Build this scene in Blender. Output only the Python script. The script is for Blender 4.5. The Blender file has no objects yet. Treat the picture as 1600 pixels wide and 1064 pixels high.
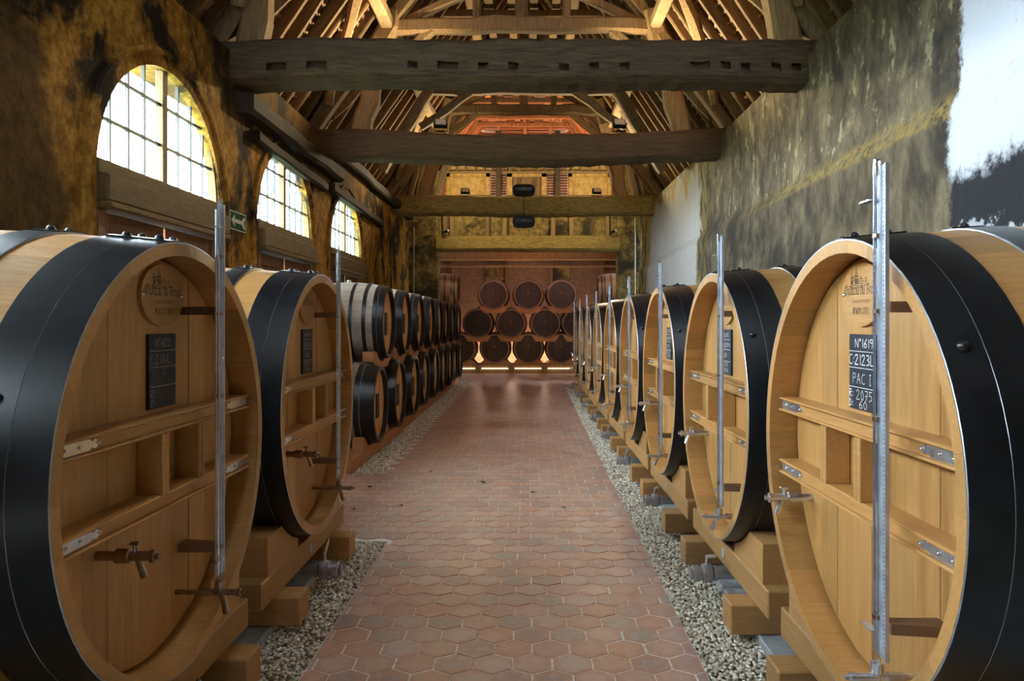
import bpy, bmesh, math, random
import numpy as np
from mathutils import Vector, Matrix, noise
R = random.Random(7)
scene = bpy.context.scene
COL = scene.collection
PI = math.pi
# ------------------------------------------------------------------ camera
CAMZ, F, VX, VY = 1.55, 1160.0, 825.0, 503.0
cam = bpy.data.cameras.new('camera'); camo = bpy.data.objects.new('camera', cam)
COL.objects.link(camo); scene.camera = camo
camo.location = (0, 0, CAMZ); camo.rotation_euler = (PI/2, 0, 0)
cam.sensor_width = 36; cam.sensor_fit = 'HORIZONTAL'; cam.lens = 36*F/1600
cam.shift_x = (800-VX)/1600; cam.shift_y = (VY-532)/1600
cam.clip_start = .05
# ------------------------------------------------------------------ exposure, world
scene.view_settings.view_transform = 'Standard'
scene.view_settings.look = 'None'
scene.view_settings.gamma = 1
scene.view_settings.use_curve_mapping = False
scene.view_settings.exposure = 0.7
scene.cycles.use_denoising = True
scene.cycles.max_bounces = 8
scene.cycles.diffuse_bounces = 5
scene.cycles.sample_clamp_indirect = 6
W = bpy.data.worlds.new('overcast_sky'); scene.world = W; W.use_nodes = True
bg = W.node_tree.nodes['Background']
bg.inputs[0].default_value = (.80, .90, 1, 1); bg.inputs[1].default_value = 43.0

def lamp(name, kind, loc, energy, color, target=None, size=.1, spot=None, blend=.6, sy=None):
    l = bpy.data.lights.new(name, kind); l.energy = energy; l.color = color
    if kind == 'AREA':
        l.size = size
        if sy: l.shape = 'RECTANGLE'; l.size_y = sy
    else: l.shadow_soft_size = size
    if spot: l.spot_size = math.radians(spot); l.spot_blend = blend
    o = bpy.data.objects.new(name, l); COL.objects.link(o); o.location = loc
    if target is not None:
        o.rotation_euler = (Vector(target)-Vector(loc)).to_track_quat('-Z', 'Y').to_euler()
    return o
def portal(loc, target, sx, sy):
    o = lamp('sky_portal', 'AREA', loc, 1, (1, 1, 1), target, sx, sy=sy)
    o.data.cycles.is_portal = True
XL, XR = -3.15, 2.95
WIN = [-.2, 3.1, 6.5, 9.7, 12.9]          # centres of the arched bays in the left wall
for y in WIN: portal((XL-.55, y, 3.2), (0, y, 3.2), 2.1, 1.2)
WARM, RED = (1, .79, .47), (1, .36, .17)
# flood lights standing on the tie beams (their housings are built further down)
FLOODS = [(-1.36, 11.25, 4.62, 48, WARM, (-2.2, 8.5, 7.0)), (1.42, 11.25, 4.62, 48, WARM, (2.2, 8.5, 7.0)),
          (-1.48, 17.2, 4.62, 38, WARM, (-2.0, 14.0, 7.2)), (1.62, 17.2, 4.62, 38, WARM, (2.0, 14.0, 7.2))]
for x, y, z, e, c, t in FLOODS:
    lamp('flood_lamp', 'SPOT', (x, y, z+.16), e*9, c, t, .08, 150, .8)
for s in (-1, 1):
    lamp('attic_lamp', 'SPOT', (s*1.6, 17.75, 4.85), 90, WARM, (s*.8, 19.6, 5.0), .08, 150, .8)
    lamp('red_lamp', 'SPOT', (s*1.3, 20.4, 5.0), 460, RED, (s*.5, 23, 8.0), .1, 140, .8)
    lamp('chamber_lamp', 'SPOT', (s*2.1, 20.1, 3.35), 45, (1, .55, .36), (s*.45, 22.4, 2.7), .05, 60, .7)
for x in (-1.55, -.5, .5, 1.5):
    lamp('wall_washer', 'POINT', (x, 24.5, .42), 36, (1, .64, .46), None, .05)

# ------------------------------------------------------------------ materials
def nt(name):
    m = bpy.data.materials.new(name); m.use_nodes = True
    return m, m.node_tree.nodes, m.node_tree.links, m.node_tree.nodes['Principled BSDF']
def mixc(N, L, fac, a, b):
    n = N.new('ShaderNodeMix'); n.data_type = 'RGBA'
    for k, v in ((0, fac), (6, a), (7, b)):
        if hasattr(v, 'is_output'): L.new(v, n.inputs[k])
        elif k == 0: n.inputs[0].default_value = v
        else: n.inputs[k].default_value = (*v, 1) if len(v) == 3 else v
    return n.outputs[2]
def coords(N, L, scale=(1, 1, 1), kind='Object', rot=(0, 0, 0)):
    t = N.new('ShaderNodeTexCoord'); mp = N.new('ShaderNodeMapping')
    if kind == 'World':
        g = N.new('ShaderNodeNewGeometry'); L.new(g.outputs['Position'], mp.inputs[0])
    else: L.new(t.outputs[kind], mp.inputs[0])
    mp.inputs['Scale'].default_value = scale; mp.inputs['Rotation'].default_value = rot
    return mp.outputs[0]
def noi(N, L, vec, scale, detail=4, rough=.55, dist=0, w=None):
    n = N.new('ShaderNodeTexNoise')
    if w is not None:
        n.noise_dimensions = '4D'; L.new(w, n.inputs['W'])
    L.new(vec, n.inputs['Vector']); n.inputs['Scale'].default_value = scale
    n.inputs['Detail'].default_value = detail; n.inputs['Roughness'].default_value = rough
    n.inputs['Distortion'].default_value = dist
    return n.outputs[0]
def ramp(N, L, v, lo, hi, inv=False):
    n = N.new('ShaderNodeMapRange'); n.interpolation_type = 'SMOOTHSTEP'; L.new(v, n.inputs[0])
    n.inputs[1].default_value = lo; n.inputs[2].default_value = hi
    if inv: n.inputs[3].default_value = 1; n.inputs[4].default_value = 0
    return n.outputs[0]
def math_(N, L, op, a, b=None):
    n = N.new('ShaderNodeMath'); n.operation = op
    for k, v in ((0, a), (1, b)):
        if v is None: continue
        if hasattr(v, 'is_output'): L.new(v, n.inputs[k])
        else: n.inputs[k].default_value = v
    return n.outputs[0]
def bump(N, L, P, h, strength=.3, dist=.01):
    b = N.new('ShaderNodeBump'); L.new(h, b.inputs['Height']); b.inputs['Strength'].default_value = strength
    b.inputs['Distance'].default_value = dist; L.new(b.outputs[0], P.inputs['Normal'])
def objrand(N): return N.new('ShaderNodeObjectInfo').outputs['Random']
def tint_attr(N):
    a = N.new('ShaderNodeAttribute'); a.attribute_name = 'tint'; return a.outputs['Fac']

def wood(name, dark, light, scale=(1, 1, 1), rough=.45, rnd='obj', amt=1.0, bmp=.15, spec=.4):
    """grain runs along the axis whose scale is small"""
    m, N, L, P = nt(name)
    v = coords(N, L, scale)
    r = objrand(N) if rnd == 'obj' else (tint_attr(N) if rnd == 'attr' else None)
    w = math_(N, L, 'MULTIPLY', r, 37.0) if r is not None else None
    g = noi(N, L, v, 14, 6, .62, .6, w)
    g2 = noi(N, L, v, 55, 3, .6, .2, w)
    f = math_(N, L, 'ADD', math_(N, L, 'MULTIPLY', g, .7), math_(N, L, 'MULTIPLY', g2, .3))
    c = mixc(N, L, ramp(N, L, f, .3, .72), dark, light)
    if r is not None:
        c = mixc(N, L, math_(N, L, 'MULTIPLY', ramp(N, L, r, 0, 1), .38*amt), c, tuple(x*.62 for x in dark))
        c = mixc(N, L, math_(N, L, 'MULTIPLY', ramp(N, L, r, .55, .5), .22*amt), c, (light[0]*1.1, light[1]*.86, light[2]*.7))
    L.new(c, P.inputs['Base Color']); P.inputs['Roughness'].default_value = rough
    P.inputs['Specular IOR Level'].default_value = spec
    bump(N, L, P, f, bmp, .004)
    return m
def plain(name, col, rough=.5, metal=0, spec=.5, var=.15, scale=20, bmp=0):
    m, N, L, P = nt(name)
    f = noi(N, L, coords(N, L), scale, 4)
    c = mixc(N, L, ramp(N, L, f, .3, .7), tuple(x*(1-var) for x in col), tuple(min(1, x*(1+var)) for x in col))
    L.new(c, P.inputs['Base Color']); P.inputs['Roughness'].default_value = rough
    P.inputs['Metallic'].default_value = metal; P.inputs['Specular IOR Level'].default_value = spec
    if bmp: bump(N, L, P, f, bmp, .004)
    return m
def emit(name, col, s):
    m, N, L, P = nt(name); P.inputs['Base Color'].default_value = (*col, 1)
    P.inputs['Emission Color'].default_value = (*col, 1); P.inputs['Emission Strength'].default_value = s
    return m
OAK_D, OAK_L = (.38, .19, .056), (.56, .32, .112)
M = {}
M['stave'] = wood('oak_stave', OAK_D, OAK_L, (.6, 6, 6), .42)
M['board'] = wood('oak_head_board', OAK_D, OAK_L, (6, 6, .35), .4, amt=.8)
M['rail'] = wood('oak_rail', OAK_D, OAK_L, (6, .5, 6), .42)
M['timber'] = wood('oak_bearer', (.36, .185, .06), (.53, .31, .115), (5, .4, 5), .5)
M['sleeper'] = wood('oak_sleeper', (.31, .16, .055), (.48, .285, .11), (.4, 5, 5), .55)
M['bracket'] = wood('brown_bracket', (.12, .06, .035), (.20, .11, .06), (.5, 5, 5), .5)
M['redwood'] = wood('reddish_saddle', (.40, .17, .07), (.55, .28, .12), (5, .4, 5), .55)
M['greybarrel'] = wood('weathered_stave', (.24, .20, .16), (.44, .38, .30), (.5, 6, 6), .6, 'attr')
M['barrelhead'] = wood('barrel_head', (.58, .33, .115), (.78, .48, .19), (6, 6, .35), .5, 'attr')
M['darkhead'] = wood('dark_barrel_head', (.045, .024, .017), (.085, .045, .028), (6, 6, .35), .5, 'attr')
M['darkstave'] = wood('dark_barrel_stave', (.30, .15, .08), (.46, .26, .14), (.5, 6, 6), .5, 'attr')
M['beam'] = wood('sooty_beam', (.036, .025, .015), (.165, .112, .066), (.25, 3, 3), .75, 'obj', .4, .6, .25)
M['sootbeam'] = wood('sooty_wall_plate', (.014, .010, .007), (.06, .043, .028), (3, .25, 3), .8, 'obj', .3, .6, .2)
M['mossbeam'] = wood('mossy_beam', (.10, .075, .02), (.46, .34, .105), (.5, 3, 3), .8, 'obj', .3, .6, .2)
M['truss'] = wood('old_truss_wood', (.13, .085, .045), (.40, .29, .15), (3, 3, .25), .8, 'obj', .9, .6, .2)
M['rafter'] = wood('old_rafter', (.10, .065, .033), (.32, .225, .12), (2, 2, .3), .8, 'obj', 1.2, .5, .2)
M['doorwood'] = wood('brown_door', (.13, .052, .018), (.28, .125, .042), (6, 6, .35), .6, 'obj', .8)
M['frame'] = wood('window_timber', (.10, .065, .022), (.22, .145, .05), (5, .5, 2), .7, 'obj', .6)
M['bar'] = plain('dark_glazing_bar', (.035, .035, .032), .6)
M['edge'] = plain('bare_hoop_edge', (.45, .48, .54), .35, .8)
M['hoop'] = plain('black_iron', (.008, .009, .012), .33, .0, .5, .4, 9, .05)
M['hoopgrey'] = plain('grey_iron', (.05, .055, .065), .38, .4, .6, .3, 9)
M['steel'] = plain('polished_steel', (.70, .73, .78), .2, .85)
M['gun'] = plain('stainless_pipe', (.42, .43, .46), .3, .7)
M['alu'] = plain('aluminium', (.66, .70, .78), .38, .75)
M['brass'] = plain('dull_brass', (.32, .24, .19), .3, 1)
M['black'] = plain('matt_black', (.006, .006, .007), .6, 0, .3)
M['board_black'] = plain('blackboard', (.022, .024, .034), .6, 0, .3, .3, 14)
M['chalk'] = plain('white_chalk', (.85, .87, .9), .9)
M['faintchalk'] = plain('faint_chalk', (.42, .40, .40), .9)
M['ink'] = plain('branded_ink', (.045, .03, .02), .8)
M['faintink'] = plain('faded_brand', (.16, .09, .035), .8)
M['concrete'] = plain('grey_concrete', (.36, .37, .38), .85, 0, .3, .2, 14, .2)
M['signgreen'] = plain('sign_green', (.012, .085, .05), .85, 0, .15)
M['signwhite'] = plain('sign_white', (.7, .8, .72), .8, 0, .2)
M['cable'] = plain('grey_cable', (.5, .48, .42), .5)
M['leaf'] = plain('dry_leaf', (.03, .018, .01), .8)
M['cream'] = plain('cream_bung', (.75, .68, .5), .6)
M['strip'] = emit('led_strip', (1, .82, .6), 2.2)
M['lens'] = plain('lamp_glass', (.5, .5, .5), .1)
def glass(name, tint, gloss):
    m, N, L, P = nt(name)
    t = N.new('ShaderNodeBsdfTransparent'); t.inputs[0].default_value = (*tint, 1)
    g = N.new('ShaderNodeBsdfGlossy'); g.inputs['Roughness'].default_value = .03
    fr = N.new('ShaderNodeLayerWeight'); fr.inputs[0].default_value = gloss
    mx = N.new('ShaderNodeMixShader'); L.new(fr.outputs['Fresnel' if 0 else 'Facing'], mx.inputs[0]); L.new(t.outputs[0], mx.inputs[1]); L.new(g.outputs[0], mx.inputs[2])
    L.new(mx.outputs[0], N['Material Output'].inputs[0]); return m
M['pane'] = glass('window_glass', (.93, .97, .97), .12)
M['tube'] = glass('gauge_glass', (.86, .9, .94), .3)

def plaster_left():
    m, N, L, P = nt('ochre_sooty_plaster')
    v = coords(N, L, kind='World')
    vs = coords(N, L, (1, 1, .45), kind='World')
    n1 = noi(N, L, v, .75, 6, .66, .6); n2 = noi(N, L, vs, 2.4, 8, .68, .5); n3 = noi(N, L, v, 11, 6, .7)
    c = mixc(N, L, ramp(N, L, n3, .34, .7), (.26, .125, .018), (.60, .34, .065))
    c = mixc(N, L, ramp(N, L, n2, .62, .76), c, (.50, .37, .20))
    soot = math_(N, L, 'ADD', math_(N, L, 'MULTIPLY', n1, .75), math_(N, L, 'MULTIPLY', n2, .45))
    c = mixc(N, L, ramp(N, L, soot, .565, .68), c, (.020, .015, .010))
    x, y, z = sep(N, L)
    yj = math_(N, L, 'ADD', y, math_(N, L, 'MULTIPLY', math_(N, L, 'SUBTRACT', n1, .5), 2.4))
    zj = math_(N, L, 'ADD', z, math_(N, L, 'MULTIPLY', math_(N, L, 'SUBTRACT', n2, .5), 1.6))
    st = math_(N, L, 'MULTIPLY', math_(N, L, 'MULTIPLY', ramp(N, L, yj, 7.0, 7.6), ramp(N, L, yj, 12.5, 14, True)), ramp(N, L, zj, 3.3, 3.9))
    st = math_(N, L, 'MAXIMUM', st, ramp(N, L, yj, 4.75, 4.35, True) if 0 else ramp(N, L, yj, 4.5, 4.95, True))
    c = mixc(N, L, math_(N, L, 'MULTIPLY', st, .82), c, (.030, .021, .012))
    sp = noi(N, L, v, 26, 4, .7); c = mixc(N, L, math_(N, L, 'MULTIPLY', ramp(N, L, sp, .60, .7), .7), c, (.03, .022, .014))
    L.new(c, P.inputs['Base Color']); P.inputs['Roughness'].default_value = .9; P.inputs['Specular IOR Level'].default_value = .2
    bump(N, L, P, math_(N, L, 'ADD', n2, math_(N, L, 'MULTIPLY', n3, .5)), .55, .04)
    return m
def sep(N, L):
    g = N.new('ShaderNodeNewGeometry'); s = N.new('ShaderNodeSeparateXYZ'); L.new(g.outputs['Position'], s.inputs[0]); return s.outputs
def plaster_right():
    m, N, L, P = nt('grey_mouldy_plaster')
    v = coords(N, L, kind='World'); vs = coords(N, L, (1, 1, .55), kind='World')
    x, y, z = sep(N, L)
    n1 = noi(N, L, v, .8, 6, .6, .3); n2 = noi(N, L, vs, 3.2, 8, .7, .4); n3 = noi(N, L, v, 14, 5, .7)
    c = mixc(N, L, ramp(N, L, n2, .35, .7), (.058, .047, .032), (.20, .16, .098))
    c = mixc(N, L, math_(N, L, 'MULTIPLY', math_(N, L, 'MULTIPLY', ramp(N, L, n2, .60, .74), math_(N, L, 'ADD', .25, math_(N, L, 'MULTIPLY', ramp(N, L, z, 2.9, 3.1), .75))), .8), c, (.45, .35, .14))
    upper = ramp(N, L, z, 2.9, 3.1)
    blot = noi(N, L, vs, 7, 5, .7)
    c = mixc(N, L, math_(N, L, 'MULTIPLY', math_(N, L, 'MULTIPLY', ramp(N, L, blot, .56, .66), upper), .8), c, (.38, .33, .19))
    c = mixc(N, L, math_(N, L, 'MULTIPLY', ramp(N, L, n1, .47, .62), .9), c, (.028, .026, .023))
    # yellow band on the ledge
    band = math_(N, L, 'MULTIPLY', ramp(N, L, z, 2.92, 2.98), ramp(N, L, z, 3.06, 3.2, True))
    c = mixc(N, L, math_(N, L, 'MULTIPLY', band, math_(N, L, 'MULTIPLY', ramp(N, L, n3, .40, .60), ramp(N, L, y, 7, 11, True))), c, (.27, .195, .06))
    moss = math_(N, L, 'MULTIPLY', ramp(N, L, y, 11.5, 13.5), ramp(N, L, n2, .40, .58))
    c = mixc(N, L, math_(N, L, 'MULTIPLY', moss, .85), c, (.36, .27, .07))
    # pale grey render between y 13.3 and 17
    e = math_(N, L, 'ADD', y, math_(N, L, 'MULTIPLY', math_(N, L, 'SUBTRACT', n2, .5), 1.2))
    ez = math_(N, L, 'ADD', z, math_(N, L, 'MULTIPLY', math_(N, L, 'SUBTRACT', n2, .5), 2.2))
    pale = math_(N, L, 'MULTIPLY', ramp(N, L, e, 12.7, 12.9), math_(N, L, 'MULTIPLY', ramp(N, L, e, 17.6, 18.4, True), ramp(N, L, ez, 4.0, 4.4, True)))
    c = mixc(N, L, math_(N, L, 'MULTIPLY', pale, .9), c, (.46, .45, .42))
    # whitewash near the doorway with black mould and a grey patch
    we = math_(N, L, 'ADD', y, math_(N, L, 'MULTIPLY', math_(N, L, 'SUBTRACT', n3, .5), .22))
    white = ramp(N, L, we, 5.17, 5.1)
    white = ramp(N, L, we, 5.06, 5.14, True)
    wc = mixc(N, L, ramp(N, L, n3, .62, .72), (.60, .625, .68), (.50, .45, .37))
    wc = mixc(N, L, math_(N, L, 'MULTIPLY', ramp(N, L, n2, .60, .72), .7), wc, (.62, .50, .28))
    d = math_(N, L, 'ADD', z, math_(N, L, 'MULTIPLY', math_(N, L, 'SUBTRACT', n1, .5), 1.0))
    d = math_(N, L, 'ADD', d, math_(N, L, 'MULTIPLY', math_(N, L, 'SUBTRACT', n3, .5), .35))
    wc = mixc(N, L, ramp(N, L, d, 2.46, 2.62, True), wc, (.025, .026, .032))
    wc = mixc(N, L, ramp(N, L, d, 2.10, 2.14, True), wc, (.40, .41, .44))
    white = math_(N, L, 'MULTIPLY', white, ramp(N, L, we, 2.4, 2.5))
    c = mixc(N, L, white, c, wc)
    L.new(c, P.inputs['Base Color']); P.inputs['Roughness'].default_value = .9; P.inputs['Specular IOR Level'].default_value = .2
    bump(N, L, P, math_(N, L, 'ADD', n2, math_(N, L, 'MULTIPLY', n3, .5)), .45, .03)
    return m
def plaster_end(name, a, b, soot):
    m, N, L, P = nt(name)
    v = coords(N, L, kind='World'); n1 = noi(N, L, v, 1.5, 6, .65, .4); n3 = noi(N, L, v, 9, 6, .7)
    c = mixc(N, L, ramp(N, L, n3, .33, .7), a, b); c = mixc(N, L, ramp(N, L, n1, soot, soot+.16), c, (.035, .028, .012))
    L.new(c, P.inputs['Base Color']); P.inputs['Roughness'].default_value = .9
    bump(N, L, P, n3, .5, .03); return m
M['wall_left'] = plaster_left(); M['wall_right'] = plaster_right()
M['pier'] = plaster_end('mossy_plaster', (.13, .09, .024), (.36, .26, .085), .47)
M['panel'] = plaster_end('ochre_panel', (.38, .23, .06), (.62, .42, .16), .62)
def brickmat():
    m, N, L, P = nt('old_brick')
    v = coords(N, L, (1, 1, 1), 'World', (PI/2, 0, 0))
    b = N.new('ShaderNodeTexBrick'); L.new(v, b.inputs['Vector'])
    b.inputs['Color1'].default_value = (.16, .085, .045, 1); b.inputs['Color2'].default_value = (.25, .145, .08, 1); b.inputs['Mortar'].default_value = (.27, .20, .13, 1)
    b.inputs['Scale'].default_value = 4.4; b.inputs['Mortar Size'].default_value = .03
    L.new(b.outputs[0], P.inputs['Base Color']); P.inputs['Roughness'].default_value = .9
    inv = math_(N, L, 'SUBTRACT', 1.0, b.outputs[1]); bump(N, L, P, inv, .6, .02); return m
M['brick'] = brickmat()
M['darkbrick'] = plain('dark_red_brick', (.15, .05, .028), .9, 0, .2, .4, 5)
def tilemat(name, rnd):
    m, N, L, P = nt(name)
    r = objrand(N) if rnd == 'obj' else tint_attr(N)
    v = coords(N, L, kind='World'); n = noi(N, L, v, 22, 6, .7); n2 = noi(N, L, v, 6, 4, .6); big = noi(N, L, v, .7, 3, .5)
    cr = N.new('ShaderNodeValToRGB'); L.new(r, cr.inputs[0]); e = cr.color_ramp
    cols = [(0, (.50, .32, .255)), (.2, (.34, .225, .195)), (.4, (.57, .37, .295)), (.55, (.47, .36, .32)), (.7, (.52, .275, .18)), (.85, (.45, .34, .265)), (1, (.31, .26, .245))]
    for i, (p, c) in enumerate(cols):
        el = e.elements[i] if i < 2 else e.elements.new(p)
        el.position = p; el.color = (*c, 1)
    e.elements[0].position = 0
    ed = N.new('ShaderNodeAttribute'); ed.attribute_name = 'edge'
    worn = math_(N, L, 'ADD', ed.outputs['Fac'], math_(N, L, 'MULTIPLY', math_(N, L, 'SUBTRACT', n2, .5), 1.4))
    c = mixc(N, L, math_(N, L, 'MULTIPLY', ramp(N, L, worn, .45, 1.0), .6), cr.outputs[0], (.48, .235, .135))
    c = mixc(N, L, math_(N, L, 'MULTIPLY', ramp(N, L, n, .45, .75), .55), c, (.56, .46, .42))
    L.new(c, P.inputs['Base Color'])
    rr = N.new('ShaderNodeMapRange'); L.new(n2, rr.inputs[0]); rr.inputs[3].default_value = .36; rr.inputs[4].default_value = .52
    L.new(rr.outputs[0], P.inputs['Roughness']); P.inputs['Specular IOR Level'].default_value = .45
    bump(N, L, P, n, .2, .004); return m
M['tile'] = tilemat('terracotta_tile', 'obj'); M['tiles'] = tilemat('terracotta_tiles', 'attr')
M['grout'] = plain('sandy_mortar', (.74, .69, .66), .9, 0, .2, .2, 30)
def pebblemat():
    m, N, L, P = nt('pale_pebble'); r = tint_attr(N)
    cr = N.new('ShaderNodeValToRGB'); L.new(r, cr.inputs[0]); e = cr.color_ramp
    for i, (p, c) in enumerate([(0, (.34, .28, .20)), (.35, (.62, .54, .41)), (.7, (.76, .69, .57)), (1, (.90, .87, .81))]):
        el = e.elements[i] if i < 2 else e.elements.new(p)
        el.position = p; el.color = (*c, 1)
    L.new(cr.outputs[0], P.inputs['Base Color']); P.inputs['Roughness'].default_value = .7; return m
M['pebble'] = pebblemat()
M['bed'] = plain('gravel_bed', (.22, .19, .14), .95, 0, .2, .4, 60, .5)
def rooftile():
    m, N, L, P = nt('clay_roof_tile'); r = tint_attr(N)
    c = mixc(N, L, r, (.20, .10, .05), (.55, .29, .14)); L.new(c, P.inputs['Base Color']); P.inputs['Roughness'].default_value = .9; return m
M['rooftile'] = rooftile()
M['batten'] = plain('roof_batten', (.14, .085, .045), .85)

# ------------------------------------------------------------------ mesh builder and object helpers
class MB:
    def __init__(s): s.v = []; s.f = []; s.t = []; s.m = []; s.mi = 0; s.tint = .5
    def add(s, vs, fs):
        o = len(s.v); s.v += [tuple(p) for p in vs]
        for f in fs: s.f.append(tuple(i+o for i in f)); s.t.append(s.tint); s.m.append(s.mi)
    def box(s, a, b):
        (x0, y0, z0), (x1, y1, z1) = a, b
        x0, x1 = min(x0, x1), max(x0, x1); y0, y1 = min(y0, y1), max(y0, y1); z0, z1 = min(z0, z1), max(z0, z1)
        s.add([(x0, y0, z0), (x1, y0, z0), (x1, y1, z0), (x0, y1, z0), (x0, y0, z1), (x1, y0, z1), (x1, y1, z1), (x0, y1, z1)],
              [(0, 3, 2, 1), (4, 5, 6, 7), (0, 1, 5, 4), (1, 2, 6, 5), (2, 3, 7, 6), (3, 0, 4, 7)])
        return s
    def cbox(s, a, b, c=.006):
        """box with chamfered edges"""
        lo = [min(p, q) for p, q in zip(a, b)]; hi = [max(p, q) for p, q in zip(a, b)]
        bm = bmesh.new(); bmesh.ops.create_cube(bm, size=1)
        for v in bm.verts: v.co = Vector([lo[i] if v.co[i] < 0 else hi[i] for i in range(3)])
        bmesh.ops.bevel(bm, geom=bm.edges[:], offset=c, segments=1, affect='EDGES')
        bm.verts.index_update(); s.add([v.co for v in bm.verts], [[v.index for v in f.verts] for f in bm.faces]); bm.free(); return s
    def lathe(s, prof, o=(0, 0, 0), ax=(0, 0, 1), n=16, cap=True):
        """prof: (distance along ax, radius)"""
        ax = Vector(ax).normalized(); o = Vector(o)
        a = ax.orthogonal().normalized(); b = ax.cross(a)
        vs = [o+ax*h+(a*math.cos(2*PI*k/n)+b*math.sin(2*PI*k/n))*r for h, r in prof for k in range(n)]
        fs = [(i*n+k, i*n+(k+1) % n, (i+1)*n+(k+1) % n, (i+1)*n+k) for i in range(len(prof)-1) for k in range(n)]
        if cap: fs += [tuple(range(n))[::-1], tuple(range((len(prof)-1)*n, len(prof)*n))]
        s.add(vs, fs); return s
    def rod(s, p, q, r, n=10, r2=None):
        d = Vector(q)-Vector(p); return s.lathe([(0, r), (d.length, r if r2 is None else r2)], p, d, n)
    def dome(s, o, ax, r, h=None, n=10):
        h = h or r*.6
        return s.lathe([(0, r), (h*.5, r*.85), (h*.85, r*.5), (h, r*.12)], o, ax, n)
    def prism(s, pts, axis, a, b):
        """pts 2D polygon, extruded along axis index from a to b"""
        def P(p, h):
            if axis == 0: return (h, p[0], p[1])
            if axis == 1: return (p[0], h, p[1])
            return (p[0], p[1], h)
        n = len(pts); s.add([P(p, a) for p in pts]+[P(p, b) for p in pts],
            [tuple(range(n))[::-1], tuple(range(n, 2*n))]+[(i, (i+1) % n, n+(i+1) % n, n+i) for i in range(n)]); return s
    def beam(s, p, q, w, h, seg=6, jit=.012, sag=0, up=(0, 0, 1), taper=1, seed=0):
        """rough-hewn timber with uneven, chamfered section"""
        p, q = Vector(p), Vector(q); d = (q-p); L_ = d.length; d.normalize()
        side = d.cross(Vector(up))
        if side.length < 1e-3: side = d.cross(Vector((0, 1, 0)))
        side.normalize(); u = side.cross(d)
        rr = random.Random(seed*131+int(p.x*97)+int(p.y*53)+int(q.z*31)); c = .16
        sec = [(-.5, -.5+c), (-.5+c, -.5), (.5-c, -.5), (.5, -.5+c), (.5, .5-c), (.5-c, .5), (-.5+c, .5), (-.5, .5-c)]
        vs = []
        for i in range(seg+1):
            t = i/seg; k = 1+(taper-1)*t; o = p+d*L_*t+u*(sag*math.sin(PI*t))
            if 0 < i < seg: o = o+side*rr.uniform(-jit, jit)+u*rr.uniform(-jit, jit)
            kw, kh = k*(1+rr.uniform(-1, 1)*jit*2.2/max(w, .05)*.35), k*(1+rr.uniform(-1, 1)*jit*2.2/max(h, .05)*.35)
            vs += [o+side*a*w*kw+u*b*h*kh for a, b in sec]
        fs = [(i*8+k, i*8+(k+1) % 8, (i+1)*8+(k+1) % 8, (i+1)*8+k) for i in range(seg) for k in range(8)]
        fs += [tuple(range(8))[::-1], tuple(range(seg*8, seg*8+8))]
        s.add(vs, fs); return s
    def mesh(s, name, mats, smooth=False):
        me = bpy.data.meshes.new(name); me.from_pydata(s.v, [], s.f)
        for m in (mats if isinstance(mats, (list, tuple)) else [mats]): me.materials.append(m)
        if any(s.m): me.polygons.foreach_set('material_index', s.m)
        a = me.attributes.new('tint', 'FLOAT', 'FACE'); a.data.foreach_set('value', s.t)
        me.update()
        bm = bmesh.new(); bm.from_mesh(me); bmesh.ops.recalc_face_normals(bm, faces=bm.faces[:]); bm.to_mesh(me); bm.free()
        if smooth:
            me.shade_smooth() if hasattr(me, 'shade_smooth') else None
            me.set_sharp_from_angle(angle=math.radians(35))
        return me
def link(name, data, parent=None, loc=(0, 0, 0), rot=(0, 0, 0), label=None):
    o = bpy.data.objects.new(name, data); COL.objects.link(o); o.location = loc; o.rotation_euler = rot
    if parent is not None: o.parent = parent
    if label: o['label'] = label
    return o
def tag(o, label, cat, group=None):
    o['label'] = label; o['category'] = cat
    if group: o['group'] = group
    return o
def struct(o): o['kind'] = 'structure'; return o
def thing(name, label, cat, loc=(0, 0, 0), rz=0, group=None):
    return tag(link(name, None, None, loc, (0, 0, rz)), label, cat, group)
def put(name, mb, mat, parent=None, smooth=False, loc=(0, 0, 0), rot=(0, 0, 0), label=None):
    return link(name, mb.mesh(name, mat, smooth), parent, loc, rot, label)
def kids(o): return [c for c in o.children]
def dup(o, parent=None, skip=()):
    c = o.copy(); COL.objects.link(c)
    if parent is not None: c.parent = parent
    for ch in list(o.children):
        if ch.name.split('.')[0] not in skip: dup(ch, c, skip)
    return c
def at(px, py, Y): return Vector(((px-VX)*Y/F, Y, CAMZ-(py-VY)*Y/F))

# ------------------------------------------------------------------ the floor: mortar bed, hexagonal tiles
XE = lambda y: .765+.0064*y                     # edge of the tiles towards the right gravel
def xleft(y):
    if y < 5.26: return -.99
    if y < 7.62: return -3.1
    if y < 19.2: return -1.49
    return -3.0
mb = MB(); mb.box((XL-.2, -2.2, -.2), (XR+.2, 25.6, -.11))
mb.prism([(-.995, -2.2), (XE(-2.2)+.004, -2.2), (XE(17.6)+.004, 17.6), (-1.495, 17.6), (-1.495, 7.625), (XL, 7.625), (XL, 5.255), (-.995, 5.255)], 2, -.11, -.0030)
mb.prism([(-1.495, 17.6), (3.1, 17.6), (3.1, 25.6), (-3.3, 25.6), (-3.3, 19.2), (-1.495, 19.2)], 2, -.11, -.0030)
floor = struct(put('floor', mb, M['grout']))
TW = .179; RP = TW*math.sqrt(3)/2
def hexpts(r, rot=0): return [(r*math.sin(PI/3*k+rot), r*math.cos(PI/3*k+rot)) for k in range(6)]
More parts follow.
